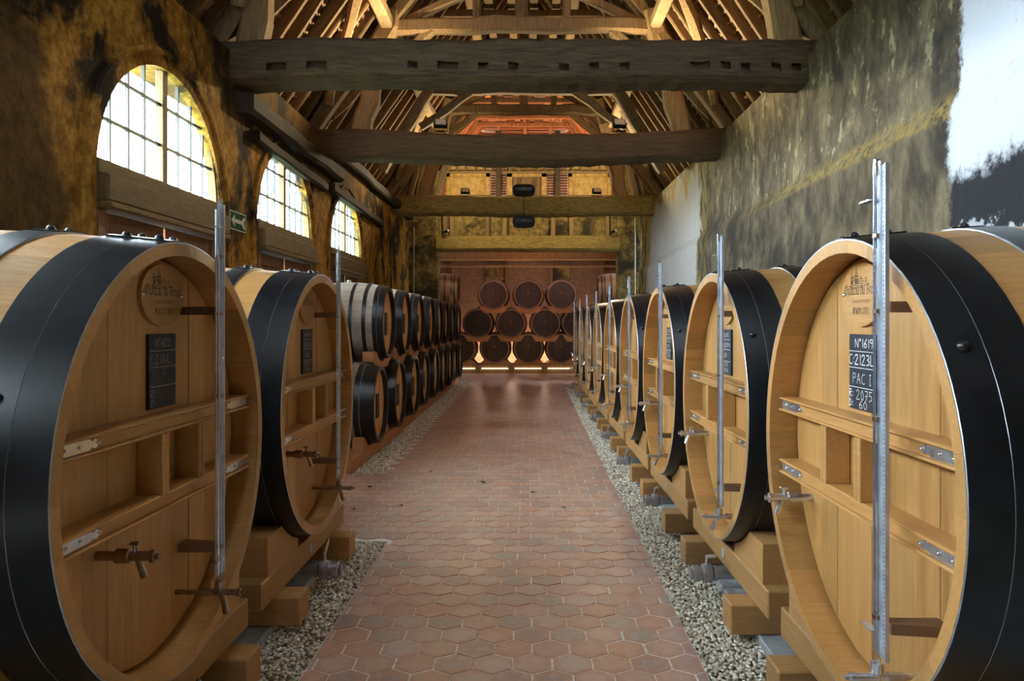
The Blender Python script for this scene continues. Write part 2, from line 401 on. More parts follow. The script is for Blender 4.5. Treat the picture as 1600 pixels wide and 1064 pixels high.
def clip(poly, x0, x1, y0, y1):
    def cut(ps, ins, inter):
        out = []
        for i, p in enumerate(ps):
            q = ps[(i+1) % len(ps)]
            if ins(p): out.append(p)
            if ins(p) != ins(q): out.append(inter(p, q))
        return out
    ix = lambda X: lambda p, q: (X, p[1]+(q[1]-p[1])*(X-p[0])/(q[0]-p[0]))
    iy = lambda Y: lambda p, q: (p[0]+(q[0]-p[0])*(Y-p[1])/(q[1]-p[1]), Y)
    for ins, it in ((lambda p: p[0] >= x0, ix(x0)), (lambda p: p[0] <= x1, ix(x1)), (lambda p: p[1] >= y0, iy(y0)), (lambda p: p[1] <= y1, iy(y1))):
        if poly: poly = cut(poly, ins, it)
    return poly
def tile_poly(mb, poly, dz, edge, tlt=(0, 0)):
    """bevelled prism, edge collects 0 in the middle and 1 at the rim"""
    n = len(poly); cx = sum(p[0] for p in poly)/n; cy = sum(p[1] for p in poly)/n
    sh = lambda p, k: (cx+(p[0]-cx)*k, cy+(p[1]-cy)*k)
    Z = lambda p, z: z+dz+tlt[0]*(p[0]-cx)+tlt[1]*(p[1]-cy)
    rings = [(1, -.03), (1, -.0028), (.965, 0)]
    vs = [(*sh(p, k), Z(sh(p, k), z)) for k, z in rings for p in poly]+[(cx, cy, dz)]
    fs = [(r*n+i, r*n+(i+1) % n, (r+1)*n+(i+1) % n, (r+1)*n+i) for r in range(2) for i in range(n)]
    fs += [(2*n+i, 2*n+(i+1) % n, 3*n) for i in range(n)]
    mb.add(vs, fs); edge += [1.0]*(3*n)+[0.0]
def edge_attr(me, edge):
    a = me.attributes.new('edge', 'FLOAT', 'POINT'); a.data.foreach_set('value', edge)
rest = MB(); rest_e = []
HEX = []
mbh = MB(); e = []; tile_poly(mbh, hexpts(TW/math.sqrt(3)*.958), 0, e); HEXME = mbh.mesh('tile', M['tile']); edge_attr(HEXME, e)
singles = 0; row = 0; y = 2.75
while y < 25:
    off = (row % 2)*TW/2
    xl, xr = min(xleft(y-.1), xleft(y), xleft(y+.1)), XE(y) if y < 17.6 else 2.9
    k0, k1 = int(math.floor((xl-off)/TW))-1, int(math.ceil((xr-off)/TW))+1
    for k in range(k0, k1+1):
        x = k*TW+off+R.uniform(-.003, .003)+.02; yy = y+R.uniform(-.003, .003)
        L0 = xleft(y)
        poly = [(x+a, yy+b) for a, b in hexpts(TW/math.sqrt(3)*.958)]
        bx0, by0, by1 = L0, -9, 99
        if x < -.99 and 5.0 < y < 5.26: continue
        if x < -1.49 and y > 7.62 and y < 19.2: continue
        if 5.26 <= y < 5.5 and x < -1.0: by0 = 5.26
        if 7.4 < y < 7.62 and x < -1.49: by1 = 7.62
        poly = clip(poly, bx0, xr, by0, by1)
        if len(poly) < 3: continue
        ar = abs(sum(poly[i][0]*poly[(i+1) % len(poly)][1]-poly[(i+1) % len(poly)][0]*poly[i][1] for i in range(len(poly)))/2)
        if ar < .0012: continue
        dz = R.uniform(-.0010, .0012); tl = (R.uniform(-.006, .006), R.uniform(-.006, .006))
        vis = abs(x)/y < .75 and not (x < -1.0 and y < 8)
        if singles < 296 and vis and y > 3.0:
            singles += 1
            if len(poly) == 6 and ar > .026:
                link('tile', HEXME, floor, (x, yy, dz), (tl[0], tl[1], PI/3*R.randrange(6)))
            else:
                m1 = MB(); e = []; tile_poly(m1, poly, dz, e, tl); o = put('tile', m1, M['tile'], floor); edge_attr(o.data, e)
        else:
            rest.tint = R.random(); tile_poly(rest, poly, dz, rest_e, tl)
    row += 1; y += RP
o = put('tile_field', rest, M['tiles'], floor); o['kind'] = 'stuff'; edge_attr(o.data, rest_e)
# ------------------------------------------------------------------ gravel beside the aisle
ico = bmesh.new(); bmesh.ops.create_icosphere(ico, subdivisions=1, radius=1)
IV = np.array([v.co[:] for v in ico.verts]); IF = np.array([[v.index for v in f.verts] for f in ico.faces]); ico.free()
rng = np.random.default_rng(3)
def pebbles(name, zones, label):
    pts = []
    for (xa, xb, ya, yb, s) in zones:
        st = s*.82; nx = int((max(xb(ya), xb(yb))-min(xa(ya), xa(yb)))/st)+1; ny = int((yb-ya)/st)
        gy, gx = np.mgrid[0:ny, 0:nx]
        yy = ya+(gy+rng.uniform(-.5, .5, gy.shape)+.5)*st; xx = min(xa(ya), xa(yb))+(gx+rng.uniform(-.5, .5, gx.shape)+.5)*st
        ok = (xx > np.vectorize(xa)(yy)) & (xx < np.vectorize(xb)(yy))
        pts.append(np.stack([xx[ok], yy[ok], rng.uniform(-.010, .006, ok.sum()), np.full(ok.sum(), s*.5)], 1))
    p = np.concatenate(pts); n = len(p)
    sc = p[:, 3:4]*rng.uniform([.85, .6, .45], [1.45, 1.1, .8], (n, 3))
    a, b = rng.uniform(0, 2*PI, n), rng.uniform(-.5, .5, n)
    v = IV[None]*sc[:, None, :]*rng.uniform(.85, 1.15, (n, 12, 1))
    vx, vz = v[..., 0]*np.cos(b)[:, None]-v[..., 2]*np.sin(b)[:, None], v[..., 0]*np.sin(b)[:, None]+v[..., 2]*np.cos(b)[:, None]
    X = vx*np.cos(a)[:, None]-v[..., 1]*np.sin(a)[:, None]; Y = vx*np.sin(a)[:, None]+v[..., 1]*np.cos(a)[:, None]
    V = np.stack([X, Y, vz], -1)+p[:, None, :3]
    Fc = (IF[None]+(np.arange(n)*12)[:, None, None]).reshape(-1, 3)
    me = bpy.data.meshes.new(name); me.vertices.add(n*12); me.vertices.foreach_set('co', V.reshape(-1))
    me.loops.add(len(Fc)*3); me.loops.foreach_set('vertex_index', Fc.reshape(-1).astype(np.int32))
    me.polygons.add(len(Fc)); me.polygons.foreach_set('loop_start', np.arange(0, len(Fc)*3, 3, dtype=np.int32))
    me.update(calc_edges=True); me.materials.append(M['pebble'])
    at_ = me.attributes.new('tint', 'FLOAT', 'FACE'); at_.data.foreach_set('value', np.repeat(rng.random(n), 20).astype(np.float32))
    me.shade_smooth()
    o = tag(link(name, me), label, 'gravel'); o['kind'] = 'stuff'; return o
C_ = lambda c: (lambda y: c)
pebbles('gravel', [(lambda y: XE(y)+.005, C_(1.75), 2.6, 7, .021), (lambda y: XE(y)+.005, C_(1.6), 7, 17.6, .029)],
        'pale pebble strip between the tiled aisle and vats by grey wall')
pebbles('gravel', [(C_(-1.9), C_(-.995), 2.6, 5.25, .021)], 'pale pebble bed in front of the two vats below the windows')
pebbles('gravel', [(C_(-1.79), C_(-1.495), 7.63, 19.1, .027)], 'narrow tan pebble strip along the two-tier barrel rack')
mb = MB(); mb.box((XE(2.5), -1, -.1), (XR, 17.6, -.012)); mb.box((XL, -1, -.1), (-.992, 5.255, -.012)); mb.box((XL, 7.625, -.1), (-1.492, 19.2, -.012))
struct(put('floor_gravel_bed', mb, M['bed']))
for nm, (x0, x1, y0, y1) in {'a': (1.10, 2.75, .8, 17.4), 'b': (-2.9, -1.27, .8, 5.05)}.items():
    mb = MB(); yy = y0
    while yy < y1:
        mb.cbox((x0+R.uniform(-.01, .01), yy+.004, -.05), (x1, min(yy+1.71, y1)-.004, .045+R.uniform(-.004, .004)), .006); yy += 1.71
    struct(put('floor_concrete_plinth', mb, M['concrete']))

# ------------------------------------------------------------------ walls
def arch_z(d, r, zs): return zs+math.sqrt(max(0, r*r-d*d))
WR, ZS = 1.10, 2.64                                # clear radius and springing height of the bays
ZTOP = 4.42
TH = .075
def left_wall():
    mb = MB(); ys = [-2.2]
    for c in WIN:
        ys += [c-WR+2*WR*i/28 for i in range(29)]
    ys.append(19.6)
    inb = lambda a, b: next((c for c in WIN if a >= c-WR-1e-6 and b <= c+WR+1e-6), None)
    def q(p): mb.add(p, [(0, 1, 2, 3)])
    for a, b in zip(ys[:-1], ys[1:]):
        c = inb(a, b)
        if c is None:
            n = max(1, int((b-a)/.5)); 
            for i in range(n):
                s0, s1 = a+(b-a)*i/n, a+(b-a)*(i+1)/n
                for X in (XL, XL-TH): q([(X, s0, -.05), (X, s1, -.05), (X, s1, ZTOP), (X, s0, ZTOP)])
        else:
            za, zb = arch_z(a-c, WR, ZS), arch_z(b-c, WR, ZS)
            for X in (XL, XL-TH): q([(X, a, za), (X, b, zb), (X, b, ZTOP), (X, a, ZTOP)])
            q([(XL, a, za), (XL, b, zb), (XL-TH, b, zb), (XL-TH, a, za)])
    for c in WIN:
        for s in (-1, 1): q([(XL, c+s*WR, -.05), (XL, c+s*WR, ZS), (XL-TH, c+s*WR, ZS), (XL-TH, c+s*WR, -.05)])
    q([(XL, -2.2, ZTOP), (XL, 19.6, ZTOP), (XL-TH, 19.6, ZTOP), (XL-TH, -2.2, ZTOP)])
    mb.box((XL-.75, -2.2, 4.0), (XL-TH-.001, 19.6, ZTOP))
    return struct(put('wall_left', mb, M['wall_left']))
wl = left_wall()
for c in WIN[1:]:                                  # raised plaster band round each arch
    mb = MB(); n = 26; r0, r1 = WR+.0, WR+.16
    vs = []; fs = []
    pts = [(-1, -.75)]+[(None, PI*i/n) for i in range(n+1)]+[(1, -.75)]
    def pt(k, r, x):
        s, a = pts[k]
        if s is not None: return (x, c+s*r, ZS+a)
        return (x, c-math.cos(a)*r, ZS+math.sin(a)*r)
    for k in range(len(pts)):
        w = .01*math.sin(k*2.3)
        vs += [pt(k, r0, XL-.02), pt(k, r0, XL+.012), pt(k, r0+.11+w, XL+.016), pt(k, r0+.115+w, XL+.04), pt(k, r1+w, XL+.035), pt(k, r1+w, XL-.02)]
    for k in range(len(pts)-1): fs += [(k*6+j, k*6+j+1, k*6+6+j+1, k*6+6+j) for j in range(5)]
    mb.add(vs, fs); put('arch_band', mb, M['wall_left'], wl)
# arched windows with glazing bars, timber transom and panelled doors below
XW = XL-.06
def clip_half(y0, y1, z0, z1, r):
    """rectangle clipped to the half disc of radius r (local coordinates)"""
    n = 8; top = []
    a, b = max(y0, -r), min(y1, r)
    if b-a < .02: return None
    if math.sqrt(max(0, r*r-min(a*a, b*b) if a*b > 0 else r*r)) <= z0+.01: return None
    # keep only where arc above z0
    lim = math.sqrt(max(0, r*r-z0*z0)); a, b = max(a, -lim), min(b, lim)
    if b-a < .02: return None
    for i in range(n+1):
        yy = b+(a-b)*i/n; top.append((yy, min(z1, math.sqrt(max(0, r*r-yy*yy)))))
    return [(a, z0), (b, z0)]+[p for p in top if p[1] > z0+.004]
win_mesh = None
def build_window(i, c):
    w = struct(link('window_%d' % i, None, None, (XW, c, ZS+.10)))
    r = 1.05
    mb = MB(); n = 28; vs = []; fs = []
    for k in range(n+1):
        a = PI*k/n
        for rr, x in ((r-.005, .04), (WR+.0, .04), (WR+.0, -.04), (r-.005, -.04)): vs.append((x, -math.cos(a)*rr, math.sin(a)*rr))
    fs = [(k*4+j, k*4+(j+1) % 4, k*4+4+(j+1) % 4, k*4+4+j) for k in range(n) for j in range(4)]
    mb.add(vs, fs); put('window_frame', mb, M['frame'], w)
    put('window_post', MB().cbox((-.035, -.04, 0), (.04, .04, r), .008), M['frame'], w)
    put('window_sill', MB().cbox((-.07, -WR, -.10), (.09, WR, .012), .01), M['frame'], w)
    cols = [-r, -.81, -.55, -.30, -.04]; rows = [0.012, .35, .70, r]
    for s in (-1, 1):
        for k in range(4):
            y0, y1 = sorted((s*cols[k], s*cols[k+1]))
            if k:
                h = math.sqrt(r*r-cols[k]**2)
                put('glazing_bar', MB().box((-.016, s*cols[k]-.010, .012), (.012, s*cols[k]+.010, h)), M['bar'], w)
            for j in range(3):
                poly = clip_half(y0+.012, y1-.012, rows[j]+.01, rows[j+1]-.01, r-.004)
                if poly and len(poly) > 2: put('pane', MB().prism(poly, 0, -.004, .004), M['pane'], w)
        for z in rows[1:3]:
            h = math.sqrt(r*r-z*z)
            put('glazing_bar', MB().box((-.014, s*.04, z-.011), (.014, s*h, z+.011)), M['bar'], w)
for i, c in enumerate(WIN): build_window(i+1, c)
for i, c in enumerate(WIN):                         # timber transom and double doors
    d = struct(link('door_%d' % (i+1), None, None, (XW, c, 0)))
    put('lintel', MB().cbox((-.1, -WR, 2.43), (.16, WR, ZS), .02), M['frame'], d)
    put('lintel_ledge', MB().cbox((-.1, -WR, 2.38), (.18, WR, 2.435), .015), M['frame'], d)
    for s in (-1, 1):
        put('door_jamb', MB().cbox((-.08, s*WR, -.02), (.08, s*(WR-.11), 2.38), .01), M['doorwood'], d)
        a, b = .02, WR-.12
        lf = put('door_leaf', MB().box((-.03, s*a, 0), (.0, s*b, 2.375)), M['doorwood'], d)
        for y0, y1 in ((a, a+.13), (b-.13, b)): put('stile', MB().cbox((0, s*y0, 0), (.03, s*y1, 2.375), .006), M['doorwood'], lf)
        for z0, z1 in ((0, .2), (1.0, 1.15), (2.23, 2.375)): put('cross_rail', MB().cbox((0, s*(a+.13), z0), (.028, s*(b-.13), z1), .006), M['doorwood'], lf)
        wd = (b-a-.26)/5
        for k in range(5):
            for z0, z1 in ((.2, 1.0), (1.15, 2.23)):
                put('plank', MB().cbox((0, s*(a+.13+k*wd+.003), z0), (.014, s*(a+.13+(k+1)*wd-.003), z1), .004), M['doorwood'], lf)
# right wall: smooth lower render, chamfered ledge, rough upper wall
mb = MB()
ys = [-2.2+.6*i for i in range(37)]
zl = lambda y: 3.02-.012*(y-5)
prof = lambda y: [(XR-.06, -.05), (XR-.06, zl(y)-.05), (XR-.045, zl(y)), (XR+.02, zl(y)+.13), (XR+.03, 3.9), (XR+.0, ZTOP), (XR+.75, ZTOP), (XR+.75, -.05)]
vs = []
for y in ys:
    j = .012*math.sin(y*3.1)
    vs += [(x+(j if k in (1, 2, 3) else 0), y, z+(j if k in (1, 2, 3) else 0)) for k, (x, z) in enumerate(prof(y))]
fs = [(i*8+k, i*8+k+1, i*8+8+k+1, i*8+8+k) for i in range(len(ys)-1) for k in range(7)]
mb.add(vs, fs); wr = struct(put('wall_right', mb, M['wall_right']))
# near end: wall with a big open doorway behind the camera, ground outside
mb = MB(); mb.box((XL-.5, -2.5, -.1), (-2.4, -2.2, ZTOP)); mb.box((-1.0, -2.5, -.1), (XR+.5, -2.2, ZTOP)); mb.box((-2.4, -2.5, 2.4), (-1.0, -2.2, ZTOP))
mb.prism([(XL-.5, ZTOP), (XR+.5, ZTOP), (-.1, 9.5)], 1, -2.5, -2.2)
struct(put('wall_front', mb, M['wall_left']))
struct(put('door_6', MB().cbox((-2.4, -2.4, -.05), (-1.0, -2.3, 2.4), .01), M['doorwood']))
struct(put('ground', MB().box((-40, -40, -.4), (40, 60, -.21)), plain('lawn', (.10, .14, .06), .9)))
# wall plate along the left wall and its lower ledger
pl = MB(); pl.beam((XL+.04, 8.0, 3.93), (XL+.04, 12.0, 3.93), .30, .24, 8, .02); pl.beam((XL+.06, 12.0, 4.3), (XL+.06, 19.4, 4.3), .2, .2, 8, .02)
struct(put('trim_1', pl, M['sootbeam']))
pl = MB(); pl.beam((XL+.05, 8.4, 3.66), (XL+.05, 11.3, 3.60), .14, .13, 6, .015); pl.beam((XL+.06, 11.6, 3.66), (XL+.06, 15.6, 3.60), .16, .14, 6, .012)
struct(put('trim_2', pl, M['sootbeam']))

# partition with the opening into the end chamber (half-timbered above)
YP = 19.6
part = struct(link('wall_partition', None, None, (0, YP, 0)))
put('pier', MB().cbox((XL-.4, 0, -.05), (-2.37, .45, 5.55), .03), M['pier'], part)
put('pier', MB().cbox((2.37, 0, -.05), (XR+.4, .45, 5.55), .03), M['pier'], part)
put('lintel', MB().beam((-2.42, .15, 3.62), (2.42, .15, 3.62), .5, .40, 10, .012), M['mossbeam'], part)
put('plaster_panel', MB().box((-2.4, .16, 3.78), (2.4, .34, 4.8)), M['pier'], part)
for x in (-2.2, -2.02, -1.08, -.62, .66, 1.15, 2.1): put('post', MB().beam((x, .10, 3.8), (x, .10, 4.8), .12, .18, 4, .006, up=(0, 1, 0)), M['truss'], part)
put('middle_rail', MB().beam((-2.5, .1, 4.82), (2.5, .1, 4.82), .24, .16, 8, .01), M['truss'], part)
for x0, x1 in ((-2.16, -1.02), (1.08, 2.2)):
    p = put('plaster_panel', MB().cbox((x0+.09, .10, 4.9), (x1-.09, .22, 5.40), .01), M['panel'], part)
    fr = MB()
    fr.box((x0, .04, 4.9), (x0+.09, .2, 5.48)); fr.box((x1-.09, .04, 4.9), (x1, .2, 5.48)); fr.box((x0, .04, 5.39), (x1, .2, 5.48))
    put('panel_frame', fr, M['panel'], part)
hd = MB(); fr = MB()
fr.box((-.55, .04, 4.9), (-.42, .2, 5.48)); fr.box((.36, .04, 4.9), (.48, .2, 5.48)); fr.box((-.55, .04, 5.39), (.48, .2, 5.48))
put('hatch_frame', fr, M['panel'], part)
for k in range(6): put('plank', MB().cbox((-.42+k*.13, .1, 4.9), (-.42+(k+1)*.13-.008, .16, 5.39), .004), M['rafter'], part)
for x0, x1 in ((-1.0, -.57), (.5, 1.06)):            # brick infill between the posts
    w = (x1-x0); put('post', MB().beam(((x0+x1)/2, .06, 4.85), ((x0+x1)/2, .06, 6.6), .14, .16, 4, .006, up=(0, 1, 0)), M['beam'], part)
    for k in range(13):
        z = 4.92+k*.07
        for a, b in ((x0+.01, (x0+x1)/2-.075), ((x0+x1)/2+.075, x1-.01)):
            put('brick', MB().cbox((a, .09+R.uniform(0, .012), z), (b, .22, z+.058), .005), M['darkbrick'], part)
    put('mortar_back', MB().box((x0, .11, 4.88), (x1, .24, 5.9)), M['grout'], part)
put('plaster_panel', MB().box((-2.4, .2, 5.45), (2.4, .3, 5.88)), M['panel'], part)
put('top_rail', MB().beam((-2.5, .1, 5.52), (2.5, .1, 5.52), .12, .07, 8, .006), M['truss'], part)
put('top_rail', MB().beam((-2.7, .1, 5.92), (2.7, .1, 5.92), .16, .12, 8, .01), M['truss'], part)
for k in range(-9, 10):
    x = k*.235
    put('baluster', MB().beam((x, .1, 5.54), (x, .1, 5.9), .06, .06, 2, .004, up=(0, 1, 0)), M['truss'], part)
for s in (-1, 1):
    put('curved_brace', MB().beam((s*2.42, .02, 4.85), (s*2.02, .02, 6.2), .2, .16, 6, .02, .08, up=(0, 1, 0)), M['truss'], part)
    put('leaning_post', MB().beam((s*2.85, -.25, 4.5), (s*2.45, -.25, 7.0), .22, .2, 6, .03, up=(0, 1, 0)), M['truss'], part)
    put('leaning_post', MB().beam((s*3.05, -.55, 4.5), (s*2.6, -.55, 7.0), .14, .14, 6, .03, up=(0, 1, 0)), M['truss'], part)
# end chamber behind the opening
YB = 25.0
back = struct(link('wall_back', None, None, (0, YB, 0)))
put('brick_face', MB().box((-4, 0, -.05), (4, .4, 4.6)), M['brick'], back)
put('wall_plate', MB().beam((-3.4, -.1, 3.75), (3.4, -.1, 3.75), .25, .30, 8, .01), M['truss'], back)
put('ledger', MB().beam((-3.4, -.12, 3.42), (3.4, -.12, 3.42), .14, .08, 8, .008), M['truss'], back)
for x in (-2.55, -.72, .78, 2.52): put('post', MB().beam((x, -.08, 0), (x, -.08, 3.7), .11, .14, 6, .008, up=(0, 1, 0)), M['truss'], back)
for x0, x1 in ((-1.45, -.8), (.86, 1.40)): put('plaster_panel', MB().cbox((x0, -.06, 1.6), (x1, .02, 3.38), .01), M['pier'], back)
for s, nm in ((-1, 'wall_chamber_left'), (1, 'wall_chamber_right')):
    struct(put(nm, MB().box((s*3.6, YP+.4, -.05), (s*3.95, YB+.3, 4.6)), M['brick']))

# ------------------------------------------------------------------ roof
ZR = 9.75; XM = (XL+XR)/2; HW = (XR-XL)/2+.55
roof = struct(link('ceiling', None))
slope = math.atan2(ZR-ZTOP, HW); SL = math.hypot(HW, ZR-ZTOP)
YH0, YH1 = 22.4, 25.2
def on(s, t, y, d=0):
    """point on the slope: s side, t 0 eaves..1 ridge, d depth below the roof plane"""
    x = s*HW*(1-t); z = ZTOP+(ZR-ZTOP)*t
    nx, nz = -s*math.sin(slope), -math.cos(slope)
    return Vector((XM+x+nx*d, y, z+nz*d))
def rafter_mesh(k):
    return MB().beam((0, 0, 0), (0, 0, 1), .085, .12, 7, .012 if k else .006, R.uniform(-.02, .02), up=(0, 1, 0), seed=k)
RM = []
for k in range(5):
    mb = MB(); mb.beam((0, 0, 0), (0, 0, SL), .13+.014*k, .085, 9, .014, R.uniform(-.03, .03), up=(0, 1, 0), seed=k+3); RM.append(mb.mesh('rafter', M['rafter']))
for s in (-1, 1):
    y = 4.2; k = 0
    while y < 24.2:
        t1 = 1.0
        lim = 1.0 if y < YH0 else max(.1, 1-(y-YH0)/(YH1-YH0))
        yy = y+R.uniform(-.05, .05); p = on(s, 0, yy, .06)
        d = (on(s, 1, yy+R.uniform(-.03, .03), .06)-p).normalized()
        o = link('rafter', RM[k % 5], roof, p); o.rotation_euler = d.to_track_quat('Z', 'Y').to_euler(); o.scale = (1, 1, lim)
        # turn the section square to the slope
        zax = d; yax = Vector((0, 1, 0)); xax = yax.cross(zax).normalized(); yax = zax.cross(xax)
        o.rotation_euler = Matrix((xax, yax, zax)).transposed().to_euler()
        y += .42; k += 1
for k in range(9):                                  # rafters of the hip
    x = XM+(-1+2*k/8)*HW*.9; top = 1-abs(x-XM)/HW
    p = Vector((x, YH1-.1, ZTOP)); q = Vector((x, YH1-(YH1-YH0)*top, ZTOP+(ZR-ZTOP)*top))
    put('hip_rafter', MB().beam(p, q, .10, .13, 6, .012, up=(0, 1, 0), seed=k), M['rafter'], roof)
bt = MB(); rt = MB()
for s in (-1, 1):
    n = 44
    for i in range(n):
        t = (i+.5)/n; a = on(s, t, 2.5, .0); b = on(s, t, YH0+(YH1-YH0)*(1-t), .0)
        u = (on(s, 1, 0)-on(s, 0, 0)).normalized()*.018; nn = Vector((-s*math.sin(slope), 0, -math.cos(slope)))*.022
        bt.add([a-u, a+u, a+u+nn, a-u+nn, b-u, b+u, b+u+nn, b-u+nn], [(0, 1, 2, 3), (4, 7, 6, 5), (0, 4, 5, 1), (1, 5, 6, 2), (2, 6, 7, 3), (3, 7, 4, 0)])
        yy = 2.6
        tl = (on(s, 1, 0)-on(s, 0, 0)).normalized()
        while yy < b.y:
            w = .17; rt.tint = R.random()
            o = on(s, t, yy, -.005-R.uniform(0, .012)); L1 = tl*(SL/n*1.35); tilt = Vector((s*math.sin(slope), 0, math.cos(slope)))
            p0 = o-tl*.05+tilt*.03; p1 = o+L1*.95+tilt*.004*R.random()
            wv = Vector((0, w*.96, 0)); th = tilt*.013
            rt.add([p0, p0+wv, p1+wv, p1, p0+th, p0+wv+th, p1+wv+th, p1+th], [(0, 1, 2, 3), (4, 7, 6, 5), (0, 4, 5, 1), (1, 5, 6, 2), (3, 2, 6, 7), (3, 7, 4, 0)])
            # nib that hooks on the batten
            m_ = o+wv*.5; rt.add([m_-wv*.16-tl*.0, m_+wv*.16, m_+wv*.16+tl*.02, m_-wv*.16+tl*.02, m_-wv*.2-tilt*.045, m_+wv*.2-tilt*.045, m_+wv*.2+tl*.025-tilt*.045, m_-wv*.2+tl*.025-tilt*.045],
                   [(0, 1, 2, 3), (4, 7, 6, 5), (0, 4, 5, 1), (1, 5, 6, 2), (2, 6, 7, 3), (3, 7, 4, 0)])
            yy += w
for i in range(30):                                 # hip battens
    t = (i+.5)/30; yb = YH1-(YH1-YH0)*t+.05; z = ZTOP+(ZR-ZTOP)*t; hw = HW*(1-t)
    bt.box((XM-hw, yb, z-.02), (XM+hw, yb+.02, z+.02))
    rt.tint = R.random(); rt.box((XM-hw, yb+.05, z-.06), (XM+hw, yb+.065, z+.10))
put('batten', bt, M['batten'], roof)['kind'] = 'stuff'
put('roof_tile', rt, M['rooftile'], roof)['kind'] = 'stuff'
sh = MB()                                            # underlay closing the roof
for s in (-1, 1):
    a0, a1 = on(s, -.06, -2.5, -.1), on(s, 1, -2.5, -.1); b0, b1 = on(s, -.06, YH1+.3, -.1), on(s, 1, YH0, -.1)
    up = Vector((0, 0, .06)); sh.add([a0, b0, b1, a1, a0+up, b0+up, b1+up, a1+up], [(0, 1, 2, 3), (4, 7, 6, 5), (0, 4, 5, 1), (1, 5, 6, 2), (2, 6, 7, 3), (3, 7, 4, 0)])
e0, e1, e2 = Vector((XM-HW, YH1+.3, ZTOP)), Vector((XM+HW, YH1+.3, ZTOP)), Vector((XM, YH0+.2, ZR+.1))
up = Vector((0, .06, 0)); sh.add([e0, e1, e2, e0+up, e1+up, e2+up], [(0, 1, 2), (5, 4, 3), (0, 3, 4, 1), (1, 4, 5, 2), (2, 5, 3, 0)])
put('roof_boarding', sh, M['batten'], roof)
for s in (-1, 1):                                   # purlins
    for t, y0, y1 in ((.36, 3, 23.4), (.66, 3, 22.8)):
        y = y0
        while y < y1:
            put('purlin', MB().beam(on(s, t, y, .27), on(s, t, min(y+4, y1), .27), .19, .19, 7, .02, .02), M['truss'], roof); y += 4
for y in np.arange(12.6, 22.3, .8):                 # light collars between rafter pairs
    z = 7.45; hw = HW*(1-(z-ZTOP)/(ZR-ZTOP))+.1
    put('collar', MB().beam((XM-hw, y, z), (XM+hw, y, z), .09, .13, 6, .012), M['rafter'], roof)
for x in (-.9, -.3, .3, .9): put('ceiling_lath', MB().beam((XM+x*.7, 12, 7.56), (XM+x*.7, 22.3, 7.56), .16, .04, 8, .01), M['rafter'], roof)
# curved bracing in front of the hip
put('curved_tie', MB().beam((-2.1, 22.6, 7.0), (.1, 22.6, 6.6), .12, .14, 8, .01, -.12), M['rafter'], roof)
put('curved_tie', MB().beam((2.1, 22.6, 7.0), (-.1, 22.6, 6.6), .12, .14, 8, .01, -.12), M['rafter'], roof)

# the three big trusses
def tie(y, zb, zt, dep, x0, x1, sockets, sag):
    """tie beam with sockets cut into its near face"""
    n = 60; xs = [x0+(x1-x0)*i/n for i in range(n+1)]
    so = lambda i: any(a <= (xs[i]+xs[i+1])/2 <= b for a, b in sockets)
    mb = MB(); rows = []
    rr = random.Random(int(y*10))
    for i, x in enumerate(xs):
        t = i/n; o = sag*math.sin(PI*t)+.02*math.sin(t*9+y)+.012*rr.uniform(-1, 1); k = .015*math.sin(t*14+y*2)
        zz = [zb+o, zb+o+.05, zb+o+.115, zb+o+.195, zt+o+k-.05, zt+o+k]
        rows.append([(x, y+.06, zz[0]), (x, y, zz[1]), (x, y-.006, zz[2]), (x, y-.006, zz[3]), (x, y, zz[4]), (x, y+.06, zz[5]), (x, y+dep-.05, zz[5]), (x, y+dep, zz[4]), (x, y+dep, zz[1]), (x, y+dep-.05, zz[0])])
    vs = [p for r in rows for p in r]; fs = []
    for i in range(n):
        for k in range(10):
            if k == 2 and so(i): continue
            fs.append((i*10+k, i*10+(k+1) % 10, (i+1)*10+(k+1) % 10, (i+1)*10+k))
    fs += [tuple(range(10))[::-1], tuple(range(n*10, n*10+10))]
    mb.add(vs, fs)
    for i in range(n):
        if so(i):
            q = [rows[i][2], rows[i+1][2], rows[i+1][3], rows[i][3]]; q2 = [(a, b+.07, c) for a, b, c in q]
            sides = [(4, 5, 6, 7), (0, 1, 5, 4), (3, 7, 6, 2)]
            if not (i > 0 and so(i-1)): sides.append((0, 4, 7, 3))
            if not (i < n-1 and so(i+1)): sides.append((1, 2, 6, 5))
            mb.add(q+q2, sides)
    return mb
